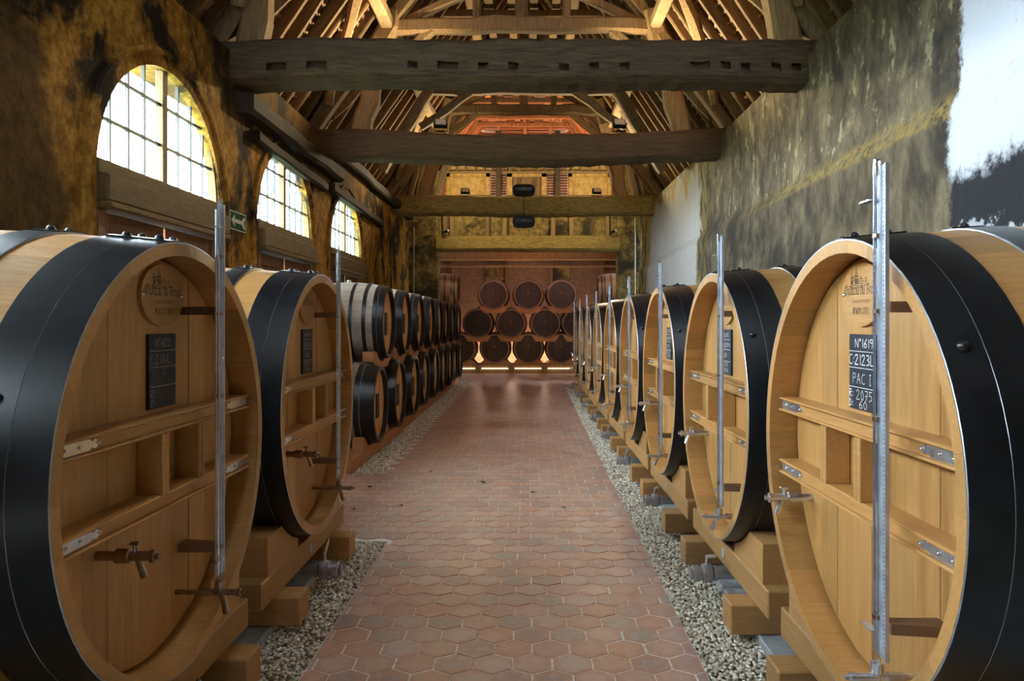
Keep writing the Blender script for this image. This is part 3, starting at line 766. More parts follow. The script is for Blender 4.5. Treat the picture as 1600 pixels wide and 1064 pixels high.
def truss(y, zb, zt, label, sx, collar_z, sockets, sag, bm='beam', sl=.29):
    t = thing('roof_truss', label, 'roof truss', (0, y, 0))
    put('tie_beam', tie(0, zb, zt, .42, XL-.15, XR+.15, sockets, sag), M[bm], t, label='thick sooty tie beam')
    for s in (-1, 1):
        cx = XM
        b = (cx+s*sx, .2, zt-.05); tx = sx-(collar_z-zt)*sl
        put('post', MB().beam(b, (cx+s*tx, .2, collar_z+.25), .30, .28, 8, .035, up=(0, 1, 0)), M['truss'], t)
        put('principal_rafter', MB().beam((cx+s*(HW-.28), .2, ZTOP+.05), on(s, .93, .2, .42), .2, .22, 10, .03, up=(0, 1, 0)), M['truss'], t)
        put('knee_brace', MB().beam((cx+s*(tx+.24), .2, collar_z-.75), (cx+s*(tx-.62), .2, collar_z-.05), .15, .16, 6, .015, .06, up=(0, 1, 0)), M['truss'], t)
        put('wind_brace', MB().beam(on(s, .10, .4, .24), on(s, .36, 1.7, .24), .13, .15, 6, .025, .08), M['truss'], t)
        put('wind_brace', MB().beam(on(s, .12, .0, .24), on(s, .36, -1.4, .24), .13, .15, 6, .025, .08), M['truss'], t)
        put('strut', MB().beam((cx+s*(tx+.15), .2, zt+.55*(collar_z-zt)), on(s, .34, .2, .3), .14, .15, 5, .02, up=(0, 1, 0)), M['truss'], t)
    put('collar_beam', MB().beam((cx-tx-.1, .2, collar_z), (cx+tx+.1, .2, collar_z), .2, .23, 10, .02, .03), M['truss'], t)
    put('king_post', MB().beam((cx, .2, collar_z+.1), (cx, .2, ZR-.3), .2, .2, 6, .012, up=(0, 1, 0)), M['truss'], t)
    for s in (-1, 1):
        put('upper_brace', MB().beam((cx+s*.1, .2, collar_z+.9), (cx+s*(tx-.25), .2, collar_z+.1), .13, .14, 6, .015, up=(0, 1, 0)), M['truss'], t)
        put('queen_post', MB().beam((cx+s*.7, .2, collar_z+.1), (cx+s*.7, .2, collar_z+1.3), .12, .12, 4, .012, up=(0, 1, 0)), M['truss'], t)
    return t
sock = [(x, x+.13) for x in (-2.73, -2.3, -1.3, -.92, -.56, -.25, .3, .62, .97, 1.75, 1.99, 2.22, 2.55, 2.75)]
truss(7.84, 4.06, 4.52, 'nearest roof truss, its dark tie beam notched with square sockets', 2.90, 6.9, sock, .05, 'beam', .14)
truss(11.4, 4.08, 4.52, 'middle roof truss carrying two small floodlights near its posts', 2.5, 6.15, [], -.07)
truss(17.4, 4.06, 4.50, 'far roof truss with mossy tie beam and a speaker on top', 2.35, 6.55, [], .0, 'mossbeam')
tr4 = thing('roof_truss', 'light intermediate truss high between middle and far trusses', 'roof truss', (0, 14.5, 0))
for s in (-1, 1):
    put('principal_rafter', MB().beam((XM+s*2.75, 0, 4.5), (XM+s*1.5, 0, 6.6), .2, .24, 8, .03, up=(0, 1, 0)), M['truss'], tr4)
    put('knee_brace', MB().beam((XM+s*2.0, 0, 5.35), (XM+s*1.0, 0, 6.05), .14, .16, 6, .015, .05, up=(0, 1, 0)), M['truss'], tr4)
put('collar_beam', MB().beam((XM-1.75, 0, 6.1), (XM+1.75, 0, 6.1), .2, .22, 8, .015), M['truss'], tr4)

# ------------------------------------------------------------------ lettering: stroke glyphs
G = {'N': [[(0, 0), (.02, 1), (.5, 0), (.52, 1)]], '°': [[(.1, 1.05), (0, .9), (.1, .75), (.22, .9), (.1, 1.05)]], '1': [[(.12, 1), (.14, 0)]],
 '2': [[(0, .8), (.15, 1), (.38, .95), (.4, .7), (0, 0), (.5, .03)]], '6': [[(.38, 1), (.1, .6), (0, .25), (.15, 0), (.38, .1), (.4, .35), (.2, .5), (.03, .35)]],
 '9': [[(.4, .95), (.15, 1), (.0, .8), (.1, .58), (.35, .62), (.42, .95), (.38, .4), (.3, 0)]], 'C': [[(.42, .95), (.15, .95), (0, .6), (.02, .2), (.2, 0), (.42, .08)]],
 ':': [[(.05, .65), (.07, .58)], [(.05, .22), (.07, .15)]], '8': [[(.3, .5), (.05, .75), (.2, 1), (.4, .85), (.1, .35), (.1, .08), (.3, 0), (.42, .2), (.3, .5)]],
 'L': [[(.02, 1), (.0, .03), (.42, .05)]], '3': [[(0, .95), (.3, 1), (.38, .75), (.15, .55), (.4, .4), (.36, .08), (0, .03)]], 'P': [[(0, 0), (.02, 1), (.35, .95), (.38, .6), (.04, .5)]],
 'A': [[(0, 0), (.22, 1), (.46, 0)], [(.08, .38), (.38, .38)]], 'I': [[(.1, 0), (.1, 1)], [(0, 1), (.22, 1)], [(0, 0), (.22, 0)]], 'R': [[(0, 0), (.02, 1), (.35, .95), (.36, .6), (.04, .5), (.42, 0)]],
 '0': [[(.2, 1), (0, .6), (.1, .05), (.32, .05), (.42, .5), (.2, 1)]], '7': [[(0, 1), (.42, 1), (.15, 0)], [(.1, .5), (.36, .52)]], '5': [[(.4, 1), (.08, 1), (.05, .58), (.32, .6), (.38, .2), (.0, .0)]],
 'D': [[(0, 0), (.02, 1), (.3, .9), (.42, .5), (.3, .08), (0, 0)]], 'V': [[(0, 1), (.22, 0), (.44, 1)]], 'O': [[(.22, 1), (0, .6), (.1, .05), (.32, .05), (.44, .5), (.22, 1)]],
 'S': [[(.4, .92), (.15, 1), (.02, .75), (.38, .35), (.28, .02), (0, .08)]], 'Y': [[(0, 1), (.2, .5), (.2, 0)], [(.2, .5), (.42, 1)]], "'": [[(.05, 1), (.03, .8)]],
 'G': [[(.42, .9), (.15, .97), (0, .5), (.15, .02), (.42, .1), (.42, .45), (.25, .45)]], 'E': [[(.4, 1), (0, 1), (0, 0), (.42, 0)], [(0, .52), (.32, .52)]], 'U': [[(0, 1), (.02, .2), (.2, 0), (.4, .2), (.42, 1)]], '-': [[(0, .5), (.3, .5)]]}
B = {'C': (.95, [[(.78, 1.3), (.5, 1.6), (.15, 1.35), (0, .9), (0, .35), (.25, 0), (.72, .22)], [(.38, 1.4), (.36, .2)]]), 'h': (.72, [[(0, 1.6), (0, 0)], [(0, .85), (.25, 1), (.5, .8), (.5, .1), (.35, -.3)]]),
 'â': (.78, [[(.05, .9), (.3, 1), (.5, .85), (.5, 0), (.65, .1)], [(.5, .55), (.2, .5), (0, .3), (.1, 0), (.5, .15)], [(.08, 1.2), (.27, 1.45), (.46, 1.2)]]), 'a': (.78, [[(.05, .9), (.3, 1), (.5, .85), (.5, 0), (.65, .1)], [(.5, .55), (.2, .5), (0, .3), (.1, 0), (.5, .15)]]),
 't': (.58, [[(.2, 1.35), (.2, .1), (.42, 0)], [(0, 1), (.42, 1)]]), 'e': (.66, [[(0, .85), (0, .15), (.25, 0), (.5, .15)], [(0, .85), (.25, 1), (.5, .8), (.05, .45)]]), 'u': (.78, [[(0, 1), (0, .15), (.2, 0), (.5, .2)], [(.5, 1), (.5, 0), (.65, .1)]]),
 'd': (.72, [[(.5, .8), (.25, 1), (0, .8), (0, .15), (.25, 0), (.5, .15), (.5, .9), (.15, 1.5)]]), 'r': (.55, [[(.05, 1), (.05, 0)], [(.05, .8), (.22, 1), (.42, .9)]]), 'i': (.34, [[(.05, 1), (.05, .1), (.2, 0)], [(.05, 1.3), (.12, 1.4)]]),
 'l': (.36, [[(.05, 1.6), (.05, .1), (.22, 0)]]), ' ': (.42, []), 'B': (.98, [[(0, 1.5), (.15, 1.6), (.15, 0), (.5, 0), (.76, .25), (.7, .6), (.3, .8), (.65, 1), (.65, 1.4), (.35, 1.6), (0, 1.3)]])}
def strokes(mb, polys, U, w, v0, z0, k, nib=None):
    """flat ribbons on the plane u=U; reading direction is -v"""
    for pl in polys:
        for p, q in zip(pl[:-1], pl[1:]):
            a = Vector((v0-p[0]*k, z0+p[1]*k)); b = Vector((v0-q[0]*k, z0+q[1]*k)); d = (b-a)
            if d.length < 1e-6: continue
            d.normalize(); n = Vector((-d.y, d.x))*w/2 if nib is None else Vector(nib)/2
            e = d*w*.35
            mb.add([(U, *(a-e-n)), (U, *(b+e-n)), (U, *(b+e+n)), (U, *(a-e+n))], [(0, 1, 2, 3)])
def write(mb, text, U, w, v0, z0, h, kx=1.0, sp=.2):
    x = 0
    for ch in text:
        if ch == ' ': x += .4*kx; continue
        g = [[(p[0]*kx+x, p[1]) for p in pl] for pl in G[ch]]
        strokes(mb, g, U, w, v0, z0, h); x += (max(p[0] for pl in G[ch] for p in pl)*kx)+sp
    return x*h
def fit(mb, text, U, w, va, vb, z0, h):
    k0 = (width(text, 1, 0)+1e-6); k1 = width(text, 1, .2)
    kx = (va-vb)/h/k1; write(mb, text, U, w, va, z0, h, kx, .2*kx)
def width(text, kx=1.0, sp=.2): return sum(.4*kx if c == ' ' else max(p[0] for pl in G[c] for p in pl)*kx+sp for c in text)-sp
def write_c(mb, text, U, w, vc, z0, h, kx=1.0, sp=.2): write(mb, text, U, w, vc+width(text, kx, sp)*h/2, z0, h, kx, sp)

# ------------------------------------------------------------------ the tall oak vats
VL, VR, VBL, VZ, NST = 1.68, .725, .05, 1.09, 30
rad = lambda u, Rr=VR, b=VBL, Lg=VL: Rr+b*(1-(2*u/Lg-1)**2)
def stave_mesh(n, Lg, r, b, th, name, mat, seg=10):
    mb = MB(); da = 2*PI/n*.996; na = 2; vs = []; fs = []
    for i in range(seg+1):
        u = Lg*i/seg; ro = rad(u, r, b, Lg); ri = ro-th+(.012 if i in (0, seg) else 0)
        for k in range(na+1):
            a = -da/2+da*k/na; vs.append((u, ro*math.sin(a), ro*math.cos(a)))
        for k in range(na+1):
            a = da/2-da*k/na; vs.append((u, ri*math.sin(a), ri*math.cos(a)))
    m = 2*(na+1)
    for i in range(seg): fs += [(i*m+k, i*m+(k+1) % m, (i+1)*m+(k+1) % m, (i+1)*m+k) for k in range(m)]
    fs += [tuple(range(m))[::-1], tuple(range(seg*m, seg*m+m))]
    mb.add(vs, fs); return mb.mesh(name, mat)
def hoop_mb(u0, u1, rf, th=.005, n=72):
    mb = MB(); vs = []; c = .0015
    for k in range(n):
        a = 2*PI*k/n
        for u, d in ((u0, .0005), (u0, th-c), (u0+c, th), (u1-c, th), (u1, th-c), (u1, .0005)):
            r = rf(u)+d; vs.append((u, r*math.sin(a), r*math.cos(a)))
    fs = [(k*6+j, k*6+j+1, ((k+1) % n)*6+j+1, ((k+1) % n)*6+j) for k in range(n) for j in range(5)]
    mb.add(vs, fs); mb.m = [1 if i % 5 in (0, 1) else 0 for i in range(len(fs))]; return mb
HOOPS = [(.0, .102), (.1025, .215), (.355, .465), (.68, .78), (.90, 1.00), (1.215, 1.325), (1.465, 1.577), (1.58, 1.68)]
STV = stave_mesh(NST, VL, VR, VBL, .052, 'stave', M['stave'])
def tap(mb, o, s=1.0):
    """small cellar tap sticking out along -u from o"""
    o = Vector(o); ax = (-1, 0, 0)
    mb.lathe([(0, .013*s), (.05*s, .013*s), (.052*s, .019*s), (.085*s, .019*s), (.088*s, .013*s), (.14*s, .013*s), (.142*s, .017*s), (.152*s, .017*s), (.153*s, .009*s), (.165*s, .008*s)], o, ax, 12)
    mb.rod(o+Vector((-.105, 0, 0))*s, o+Vector((-.125, .0, -.055))*s, .008*s, 10, .010*s)
    mb.rod(o+Vector((-.10, 0, .01))*s, o+Vector((-.10, 0, .032))*s, .006*s, 8); mb.cbox(o+Vector((-.112, -.008, .03))*s, o+Vector((-.088, .008, .036))*s, .001)
def make_vat(label, tv, gv, cv, faint):
    t = thing('oak_vat', label, 'vat')
    for k in range(NST):
        link('stave', STV, t, (0, 0, VZ), (2*PI*k/NST, 0, 0))
    hm = M['hoop']
    riv = MB().dome((0, 0, 0), (0, 0, 1), .016, .016, 10).mesh('rivet', hm, True)
    for i, (u0, u1) in enumerate(HOOPS):
        mb = hoop_mb(u0, u1, rad, .006 if i != 1 else .0045); um = (u0+u1)/2; r = rad(um)+.005
        for a0 in (-.05,):                           # lapped end
            vs = []
            for k in range(7):
                a = a0+.20*k/6
                for u in (u0+.004, u1-.004):
                    for d in (0, .006): rr = rad(u)+.004+d; vs.append((u, rr*math.sin(a), rr*math.cos(a)))
            fs = [(k*4+a_, k*4+b_, k*4+4+b_, k*4+4+a_) for k in range(6) for a_, b_ in ((0, 1), (1, 3), (3, 2), (2, 0))]+[(0, 1, 3, 2), (24, 26, 27, 25)]
            mb.add(vs, fs)
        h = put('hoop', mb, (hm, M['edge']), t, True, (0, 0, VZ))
        for a in (-.02, .11, -1.0 if i == 0 else 1.2):
            link('rivet', riv, h, (um, (r+.004)*math.sin(a), (r+.004)*math.cos(a)), (-a, 0, 0))
    # head of vertical boards
    ri = VR-.052+.006; nb = 10; bw = 2*ri/nb; UH = .115
    for side in (0, 1):
        u0, u1 = (UH, UH+.03) if side == 0 else (VL-UH-.03, VL-UH)
        for k in range(nb):
            a, b = -ri+k*bw+.0005, -ri+(k+1)*bw-.0005; n = 5
            top = [(a+(b-a)*i/n, math.sqrt(max(1e-6, ri*ri-(a+(b-a)*i/n)**2))) for i in range(n+1)]
            poly = top+[(y, -z) for y, z in top[::-1]]
            j = R.uniform(-.0015, .0015); put('head_board', MB().prism(poly, 0, u0+j, u1), M['board'], t, False, (0, 0, VZ))
    # two moulded rails, end plates
    for zt, zb in ((.147, .090), (-.110, -.167)):
        zm = max(abs(zt), abs(zb)); vmax = math.sqrt(.672**2-zm**2)
        prof = [(.114, zt), (.034, zt), (.028, zt-.004), (.028, zt-.006), (.034, zt-.010), (.046, zt-.010), (.046, zb+.010), (.034, zb+.010), (.028, zb+.006), (.028, zb+.004), (.034, zb), (.114, zb)]
        rl = put('cross_rail', MB().prism([(p[0], p[1]) for p in prof], 1, -vmax, vmax), M['rail'], t, False, (0, 0, VZ))
        for s in (-1, 1):
            e = s*vmax; i_ = lambda d: e-s*d; zc = (zt+zb)/2; hh = .0165
            pts = [(i_(0), zc-hh), (i_(.165), zc-hh), (i_(.18), zc-hh*.5), (i_(.195), zc-hh*.85), (i_(.212), zc-hh*.35), (i_(.225), zc), (i_(.212), zc+hh*.35), (i_(.195), zc+hh*.85), (i_(.18), zc+hh*.5), (i_(.165), zc+hh), (i_(0), zc+hh)]
            p = put('end_plate', MB().prism(pts, 0, .0425, .0465), M['steel'], rl)
            bl = MB()
            for d in (.055, .12, .208): bl.dome((.0425, i_(d), zc), (-1, 0, 0), .0058, .006, 10)
            bl.v = [(x, y, z) for x, y, z in bl.v]; put('bolt', bl, M['steel'], rl, True)
    for dv in (.135, -.135):
        d = MB()
        for q in (-.0125, .0125): d.cbox((.026, cv+dv+q-.0105, -.111), (.114, cv+dv+q+.0105, .091), .003)
        put('divider', d, M['rail'], t, False, (0, 0, VZ))
    # oval plaque with the house emblem
    PV, PZ, PU = cv, .553, UH-.014
    n = 40; pts = [(PV+.152*math.cos(2*PI*k/n), PZ+.108*math.sin(2*PI*k/n)) for k in range(n)]
    pq = put('plaque', MB().prism(pts, 0, PU, UH+.002), M['rail'], t, False, (0, 0, VZ), label='oval wooden plaque branded with a castle')
    for s in (-1, 1): put('screw', MB().dome((PU, PV+s*.137, PZ+.002), (-1, 0, 0), .008, .005, 10), M['steel'], pq, True)
    ink = MB(); U = PU-.0008; x = 0; txt = 'Château du Breuil'; wd = sum(B[c][0] for c in txt); k = .252/wd
    for c in txt:
        strokes(ink, [[(p[0]+x, p[1]) for p in pl] for pl in B[c][1]], U, .0022, PV+wd*k/2, PZ+.0, k*1.0, (.0026, -.0024)); x += B[c][0]
    # castle: two towers with pointed roofs, long wing, trees, ground line
    def cs(polys, w): strokes(ink, [[(p[0], p[1]) for p in pl] for pl in polys], U, w, PV+.085, PZ+.033, .01)
    cs([[(1.0, 0), (1.0, 2.2), (2.4, 2.2), (2.4, 0)], [(.8, 2.2), (1.7, 4.2), (2.6, 2.2)], [(1.7, 4.2), (1.7, 4.8)], [(4.0, 0), (4.0, 2.8), (6.4, 2.8), (6.4, 0)], [(3.8, 2.8), (5.2, 5.6), (6.6, 2.8)], [(5.2, 5.6), (5.2, 6.3)],
        [(2.4, 1.6), (4.0, 1.6)], [(2.4, 2.0), (3.2, 2.9), (4.0, 2.0)], [(6.4, .4), (10.5, .4)], [(6.4, 1.1), (7.5, 2.0), (9.5, 2.0), (10.5, 1.1), (6.4, 1.1)], [(8.3, 2.0), (8.7, 2.7), (9.1, 2.0)], [(11.5, -.2), (11.8, 1.6), (12.5, 2.4), (13.0, 1.2), (12.0, .9)]], .0020)
    cs([[(1.5, .4), (1.5, 1.6)], [(2.0, .4), (2.0, 1.6)], [(4.6, .4), (4.6, 2.2)], [(5.2, .4), (5.2, 2.2)], [(5.8, .4), (5.8, 2.2)], [(4.5, 3.2), (5.9, 3.2)], [(4.9, 4.0), (5.5, 4.0)], [(1.3, 2.7), (2.1, 2.7)]], .0035)
    cs([[(-.2, -.3), (3, -.1), (8, -.5), (14.5, -.2)], [(1, -.8), (6, -.9), (11, -.8)]], .0016)
    put('emblem', ink, M['ink'], pq)
    fk = MB(); write_c(fk, "CALVADOS PAYS D'AUGE", U, .0011, PV, PZ-.028, .010, 1, .3); put('small_lettering', fk, M['faintink'], pq)
    # blackboard
    BZ0, BZ1 = .162, .418; bd = put('blackboard', MB().cbox((UH-.012, cv-.095, BZ0), (UH+.002, cv+.095, BZ1), .002), M['board_black'], t, False, (0, 0, VZ))
    # level gauge: aluminium channel, glass tube, brackets, clips, valve
    g = link('level_gauge', None, t, (-.035, gv, VZ)); A = M['alu']
    ch = [(-.034, -.022), (-.012, -.022), (-.012, -.026), (.012, -.026), (.012, .0), (-.034, .0), (-.034, -.004), (-.031, -.004), (.008, -.004), (.008, -.022), (-.012, -.018), (-.034, -.018)]
    mb = MB(); mb.box((-.004, -.032, -.47), (0, .006, .895)); mb.box((-.011, -.036, -.47), (0, -.032, .895)); mb.box((-.009, -.002, -.47), (0, .0, .895)); mb.box((-.004, .006, -.47), (0, .026, .87)); put('scale_channel', mb, A, g)
    tk = MB(); z = -.44
    while z < .88: tk.box((-.0046, -.0145, z), (-.0038, -.011, z+.0035)); z += .0125
    put('scale_marking', tk, M['ink'], g)
    put('glass_tube', MB().lathe([(-.50, .0105), (.912, .0105)], (-.012, .010, 0), (0, 0, 1), 14), M['tube'], g, True)
    put('tube_rod', MB().rod((-.012, .0245, -.46), (-.012, .0245, .905), .004, 8), M['steel'], g, True)
    for z in (.70, .49, .19, -.36): put('clip', MB().lathe([(z-.006, .0125), (z+.006, .0125)], (-.012, .010, 0), (0, 0, 1), 14), M['brass'], g, True)
    for z in (.80, -.405): put('pointer', MB().prism([(.02, z), (.085, z+.001), (.075, z+.005), (.02, z+.004)], 0, -.03, -.008), M['steel'], g)
    for z in (.50, -.375):
        b = put('bracket', MB().prism([(0, -.048), (.0, -.004), (.15, -.004), (.15, -.07)] if z < 0 else [(0, -.044), (0, -.008), (.15, -.008), (.15, -.044)], 2, z-.014, z+.016), M['bracket'], g)
    mb = MB()
    mb.lathe([(-.545, .010), (-.52, .010), (-.515, .018), (-.488, .018), (-.486, .014)], (-.012, .010, 0), (0, 0, 1), 14)
    mb.rod((-.012, .010, -.53), (.15, .010, -.53), .009, 12); mb.lathe([(.03, .015), (.075, .015)], (-.012, .010, -.53), (1, 0, 0), 8)
    mb.rod((-.012, .010, -.53), (-.075, .010, -.53), .011, 12); mb.lathe([(.063, .015), (.075, .015), (.076, .007), (.09, .007)], (-.012, .010, -.53), (-1, 0, 0), 12)
    mb.rod((-.018, .012, -.53), (-.045, .030, -.60), .010, 12, .013)
    put('valve', mb, M['brass'] if faint else M['steel'], g, True)
    mb = MB(); tap(mb, (UH, tv, -.24), 1.15); put('tap', mb, M['brass'] if faint else M['steel'], t, True, (0, 0, VZ))
    # drain pipe under the belly
    dz = -.955; dr = put('drain_valve', MB().rod((1.0, .02, dz), (.04, .02, dz), .032, 14).lathe([(0, .042), (.02, .042), (.022, .034), (.03, .052), (.075, .052), (.078, .036), (.10, .036), (.103, .046), (.13, .046), (.132, .030), (.15, .030)], (.04, .02, dz), (-1, 0, 0), 16), M['gun'], t, True, (0, 0, VZ))
    put('valve_handle', MB().rod((-.012, .02, dz+.045), (-.012, .02, dz+.10), .011, 8).rod((-.012, .02, dz+.095), (.0, -.10, dz+.135), .010, 8), M['steel'], dr, True)
    return t
UHB = .115-.0135
def board_text(t, lines, cv, mat, bold=.0032):
    bd = next(c for c in t.children if c.name.startswith('blackboard')); mb = MB(); U = UHB
    for z in (.372-.012, .304, .238): mb.box((U-.0004, cv-.092, z-.0009), (U, cv+.092, z+.0009))
    for (txt, va, vb, z, h, w) in lines: fit(mb, txt, U, w, cv+va, cv+vb, z, h)
    o = put('chalk_writing', mb, mat, bd)
def scribble(t, cv, mat, seed):
    """unreadable chalk strokes for the far boards"""
    r = random.Random(seed); bd = next(c for c in t.children if c.name.startswith('blackboard')); mb = MB(); U = UHB
    for z in (.36, .304, .238): mb.box((U-.0004, cv-.092, z-.0012), (U, cv+.092, z+.0012))
    for z, n in ((.372, 6), (.316, 7), (.256, 3), (.205, 5), (.172, 4)):
        v = .07 if n > 4 else .04
        for k in range(n):
            pl = [(0, r.uniform(.6, 1)), (r.uniform(.1, .4), r.uniform(.5, 1)), (r.uniform(0, .2), r.uniform(0, .4)), (r.uniform(.2, .45), r.uniform(0, .3))]
            strokes(mb, [pl], U, .0035, cv+v, z, .028); v -= .024
    put('chalk_writing', mb, mat, bd)
def plaque_no(t, cv, text):
    pq = next(c for c in t.children if c.name.startswith('plaque')); fk = MB()
    write_c(fk, text, .115-.0148, .0018, cv, .553-.066, .022, .62, .24); put('number', fk, M['ink'], pq)
RA, LA = 1.02, 1.175; PITCH = 1.71
ordw = ['first', 'second', 'third', 'fourth', 'fifth', 'sixth', 'seventh', 'eighth', 'ninth']
RTV, RGV, RCV = .51, -.39, .05
LTV, LGV, LCV = .33, -.18, -.05
v1 = make_vat('nearest pale oak vat by grey wall, blackboard reading 1619 and 2123L', RTV, RGV, RCV, False)
v1.location = (RA, 2.45, 0)
rightvats = [v1]
for k in range(1, 9):
    c = dup(v1); c.location = (RA, 2.45+PITCH*k, 0)
    c['label'] = 'pale oak vat, %s from the near end of the row by grey wall' % ordw[k]
    rightvats.append(c)
board_text(v1, [('N°1619', .045, -.085, .374, .028, .0030), ('C:2123L', .090, -.090, .315, .034, .0032), ('PAC I', .062, -.072, .251, .034, .0019), ('R:', .090, .062, .203, .026, .0030), ('2075', .035, -.078, .197, .032, .0020), ('D:', .090, .064, .170, .024, .0030), ('60', .014, -.042, .168, .027, .0021)], RCV, M['chalk'])
plaque_no(v1, RCV, 'N°1619 C:2123')
for k, c in enumerate(rightvats[1:]): scribble(c, RCV, M['chalk'], k+5)
l1 = make_vat('dim oak vat below the windows, blackboard reading 1622 and 2181L', LTV, LGV, LCV, True)
l1.location = (-LA, 2.55, 0); l1.rotation_euler = (0, 0, PI)
l2 = dup(l1); l2.location = (-LA, 2.55+PITCH, 0); l2['label'] = 'second oak vat below the windows, standing before the two-tier barrel rack'
board_text(l1, [('N°1622', .053, -.049, .375, .026, .0017), ('C:2181L', .091, -.049, .315, .032, .0018), ('II', .004, -.020, .276, .022, .0018), ('R:', .088, .055, .200, .027, .0018), ('D:', .085, .055, .168, .026, .0018)], LCV, M['faintchalk'])
plaque_no(l1, LCV, 'N°1622 C:2181'); scribble(l2, LCV, M['faintchalk'], 40)
for v in rightvats+[l1, l2]: v['group'] = 'tall oak vats'
# stands under the vats
def make_stand(label):
    t = thing('vat_stand', label, 'stand'); z0, z1 = .188, .318
    for u0, u1 in ((.075, .29), (1.38, 1.6)):
        b = put('bearer', MB().cbox((u0, -.77, z0), (u1, .77, z1), .006), M['timber'], t)
        if u0 < .5: put('plug', MB().lathe([(0, .030), (.004, .030), (.005, .024)], (u0, 0, (z0+z1)/2), (-1, 0, 0), 20), M['concrete'], b, label='round grey plug')
        for s in (-1, 1):
            rr = rad((u0+u1)/2)+.0; zt = z1+.19
            v1_ = math.sqrt(rr*rr-(VZ-zt)**2)+.004; arc = []
            for k in range(9):
                v = v1_+(.20-v1_)*k/8; arc.append((s*v, VZ-math.sqrt(max(0, rr*rr-v*v))-.003))
            pts = [(s*.68, z1), (s*.68, zt)]+arc+[(s*.2, z1)]
            put('chock', MB().prism(pts, 0, u0+.006, u1-.006), M['timber'], t)
    for s in (-1, 1): put('sleeper', MB().cbox((-.045, s*.515-.078, .045), (1.66, s*.515+.078, z0), .006), M['sleeper'], t)
    return t
st = make_stand('oak timber stand under the nearest vat by grey wall'); st.location = (RA, 2.45, 0)
for k in range(1, 9):
    c = dup(st); c.location = (RA, 2.45+PITCH*k, 0); c['label'] = 'oak timber stand under the %s vat by grey wall' % ordw[k]
for k, nm in ((0, 'nearest'), (1, 'second')):
    c = dup(st); c.location = (-LA, 2.55+PITCH*k, 0); c.rotation_euler = (0, 0, PI); c['label'] = 'oak timber stand under the %s vat below the windows' % nm
for o in bpy.data.objects:
    if o.name.startswith('vat_stand'): o['group'] = 'timber stands of the vats'

# ------------------------------------------------------------------ barrels
BL, BR, BB = 1.0, .435, .06
def make_barrel(label, kind):
    t = thing('barrel', label, 'barrel'); n = 22
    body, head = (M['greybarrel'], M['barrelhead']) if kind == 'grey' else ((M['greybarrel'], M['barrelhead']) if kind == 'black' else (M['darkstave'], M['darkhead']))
    mb = MB(); seg = 8
    for k in range(n):
        da = 2*PI/n*.99; a0 = 2*PI*k/n; mb.tint = R.random(); vs = []
        for i in range(seg+1):
            u = BL*i/seg; ro = rad(u, BR, BB, BL); ri = ro-.03
            for a, r in ((-da/2, ro), (0, ro*1.001), (da/2, ro), (da/2, ri), (-da/2, ri)): vs.append((u, r*math.sin(a0+a), r*math.cos(a0+a)))
        fs = [(i*5+j, i*5+(j+1) % 5, i*5+5+(j+1) % 5, i*5+5+j) for i in range(seg) for j in range(5)]+[(4, 3, 2, 1, 0), tuple(range(seg*5, seg*5+5))]
        mb.add(vs, fs)
    put('body', mb, body, t)
    rf = lambda u: rad(u, BR, BB, BL)
    if kind == 'end': hs = [(.07, .12), (.15, .19), (.33, .37), (.63, .67), (.81, .85), (.88, .95)]; hm = M['hoopgrey']
    elif kind == 'black': hs = [(0, .15), (.16, .22), (.30, .36), (.64, .70), (.78, .84), (.85, 1.0)]; hm = M['hoop']
    else: hs = [(0, .07), (.075, .125), (.20, .245), (.36, .40), (.60, .64), (.755, .80), (.875, .925), (.93, 1.0)]; hm = M['hoop']
    for u0, u1 in hs: put('hoop', hoop_mb(u0, u1, rf, .004, 40), (hm, hm), t, True)
    ri = BR-.028; UH = .05
    for u0, u1 in ((UH, UH+.025), (BL-UH-.025, BL-UH)):
        mb = MB(); nb = 8; bw = 2*ri/nb
        for k in range(nb):
            a, b = -ri+k*bw+.001, -ri+(k+1)*bw-.001; mb.tint = R.random()
            top = [(a+(b-a)*i/4, math.sqrt(max(1e-6, ri*ri-(a+(b-a)*i/4)**2))) for i in range(5)]
            mb.prism(top+[(y, -z) for y, z in top[::-1]], 0, u0, u1)
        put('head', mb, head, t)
    if kind != 'end':
        # dark painted inside of the chime, slate and small brand
        mb = MB(); vs = []; m = 40
        for k in range(m):
            a = 2*PI*k/m
            for u, r in ((-.002, BR+.004), (-.002, BR-.034), (UH+.004, BR-.031)): vs.append((u, r*math.sin(a), r*math.cos(a)))
        mb.add(vs, [(k*3+j, k*3+j+1, ((k+1) % m)*3+j+1, ((k+1) % m)*3+j) for k in range(m) for j in range(2)])
        put('chime_band', mb, M['hoop'], t, True)
        sl = put('slate', MB().cbox((UH-.012, -.075, -.16), (UH, .075, .12), .002), M['board_black'], t)
        mb = MB()
        for z in (.07, .01, -.06): mb.box((UH-.0125, -.07, z), (UH-.012, .07, z+.003))
        put('chalk_line', mb, M['faintchalk'], sl)
        mb = MB(); strokes(mb, [[(0, 0), (.3, 1), (.6, 0), (0, 0)], [(.3, 1), (.3, 0)], [(.8, 0), (1.2, .6), (1.6, 0)]], UH-.001, .006, .05, .25, .06); put('brand', mb, M['ink'], t)
    else:
        mb = MB().dome((UH, 0, .06), (-1, 0, 0), .045, .01, 12); put('bung_tag', mb, M['faintink'], t, True, label='small worn disc')
    put('bung', MB().lathe([(0, .03), (.03, .026)], (BL/2, 0, BR+BB-.002), (0, 0, 1), 12), M['cream'] if kind != 'end' else M['darkhead'], t, True)
    return t
SX, SY0, SP = -1.70, 8.6, 1.29
ZL, ZU = .60, 1.545
gb = make_barrel('grey weathered barrel with black hoops, first of the upper tier on the rack', 'grey')
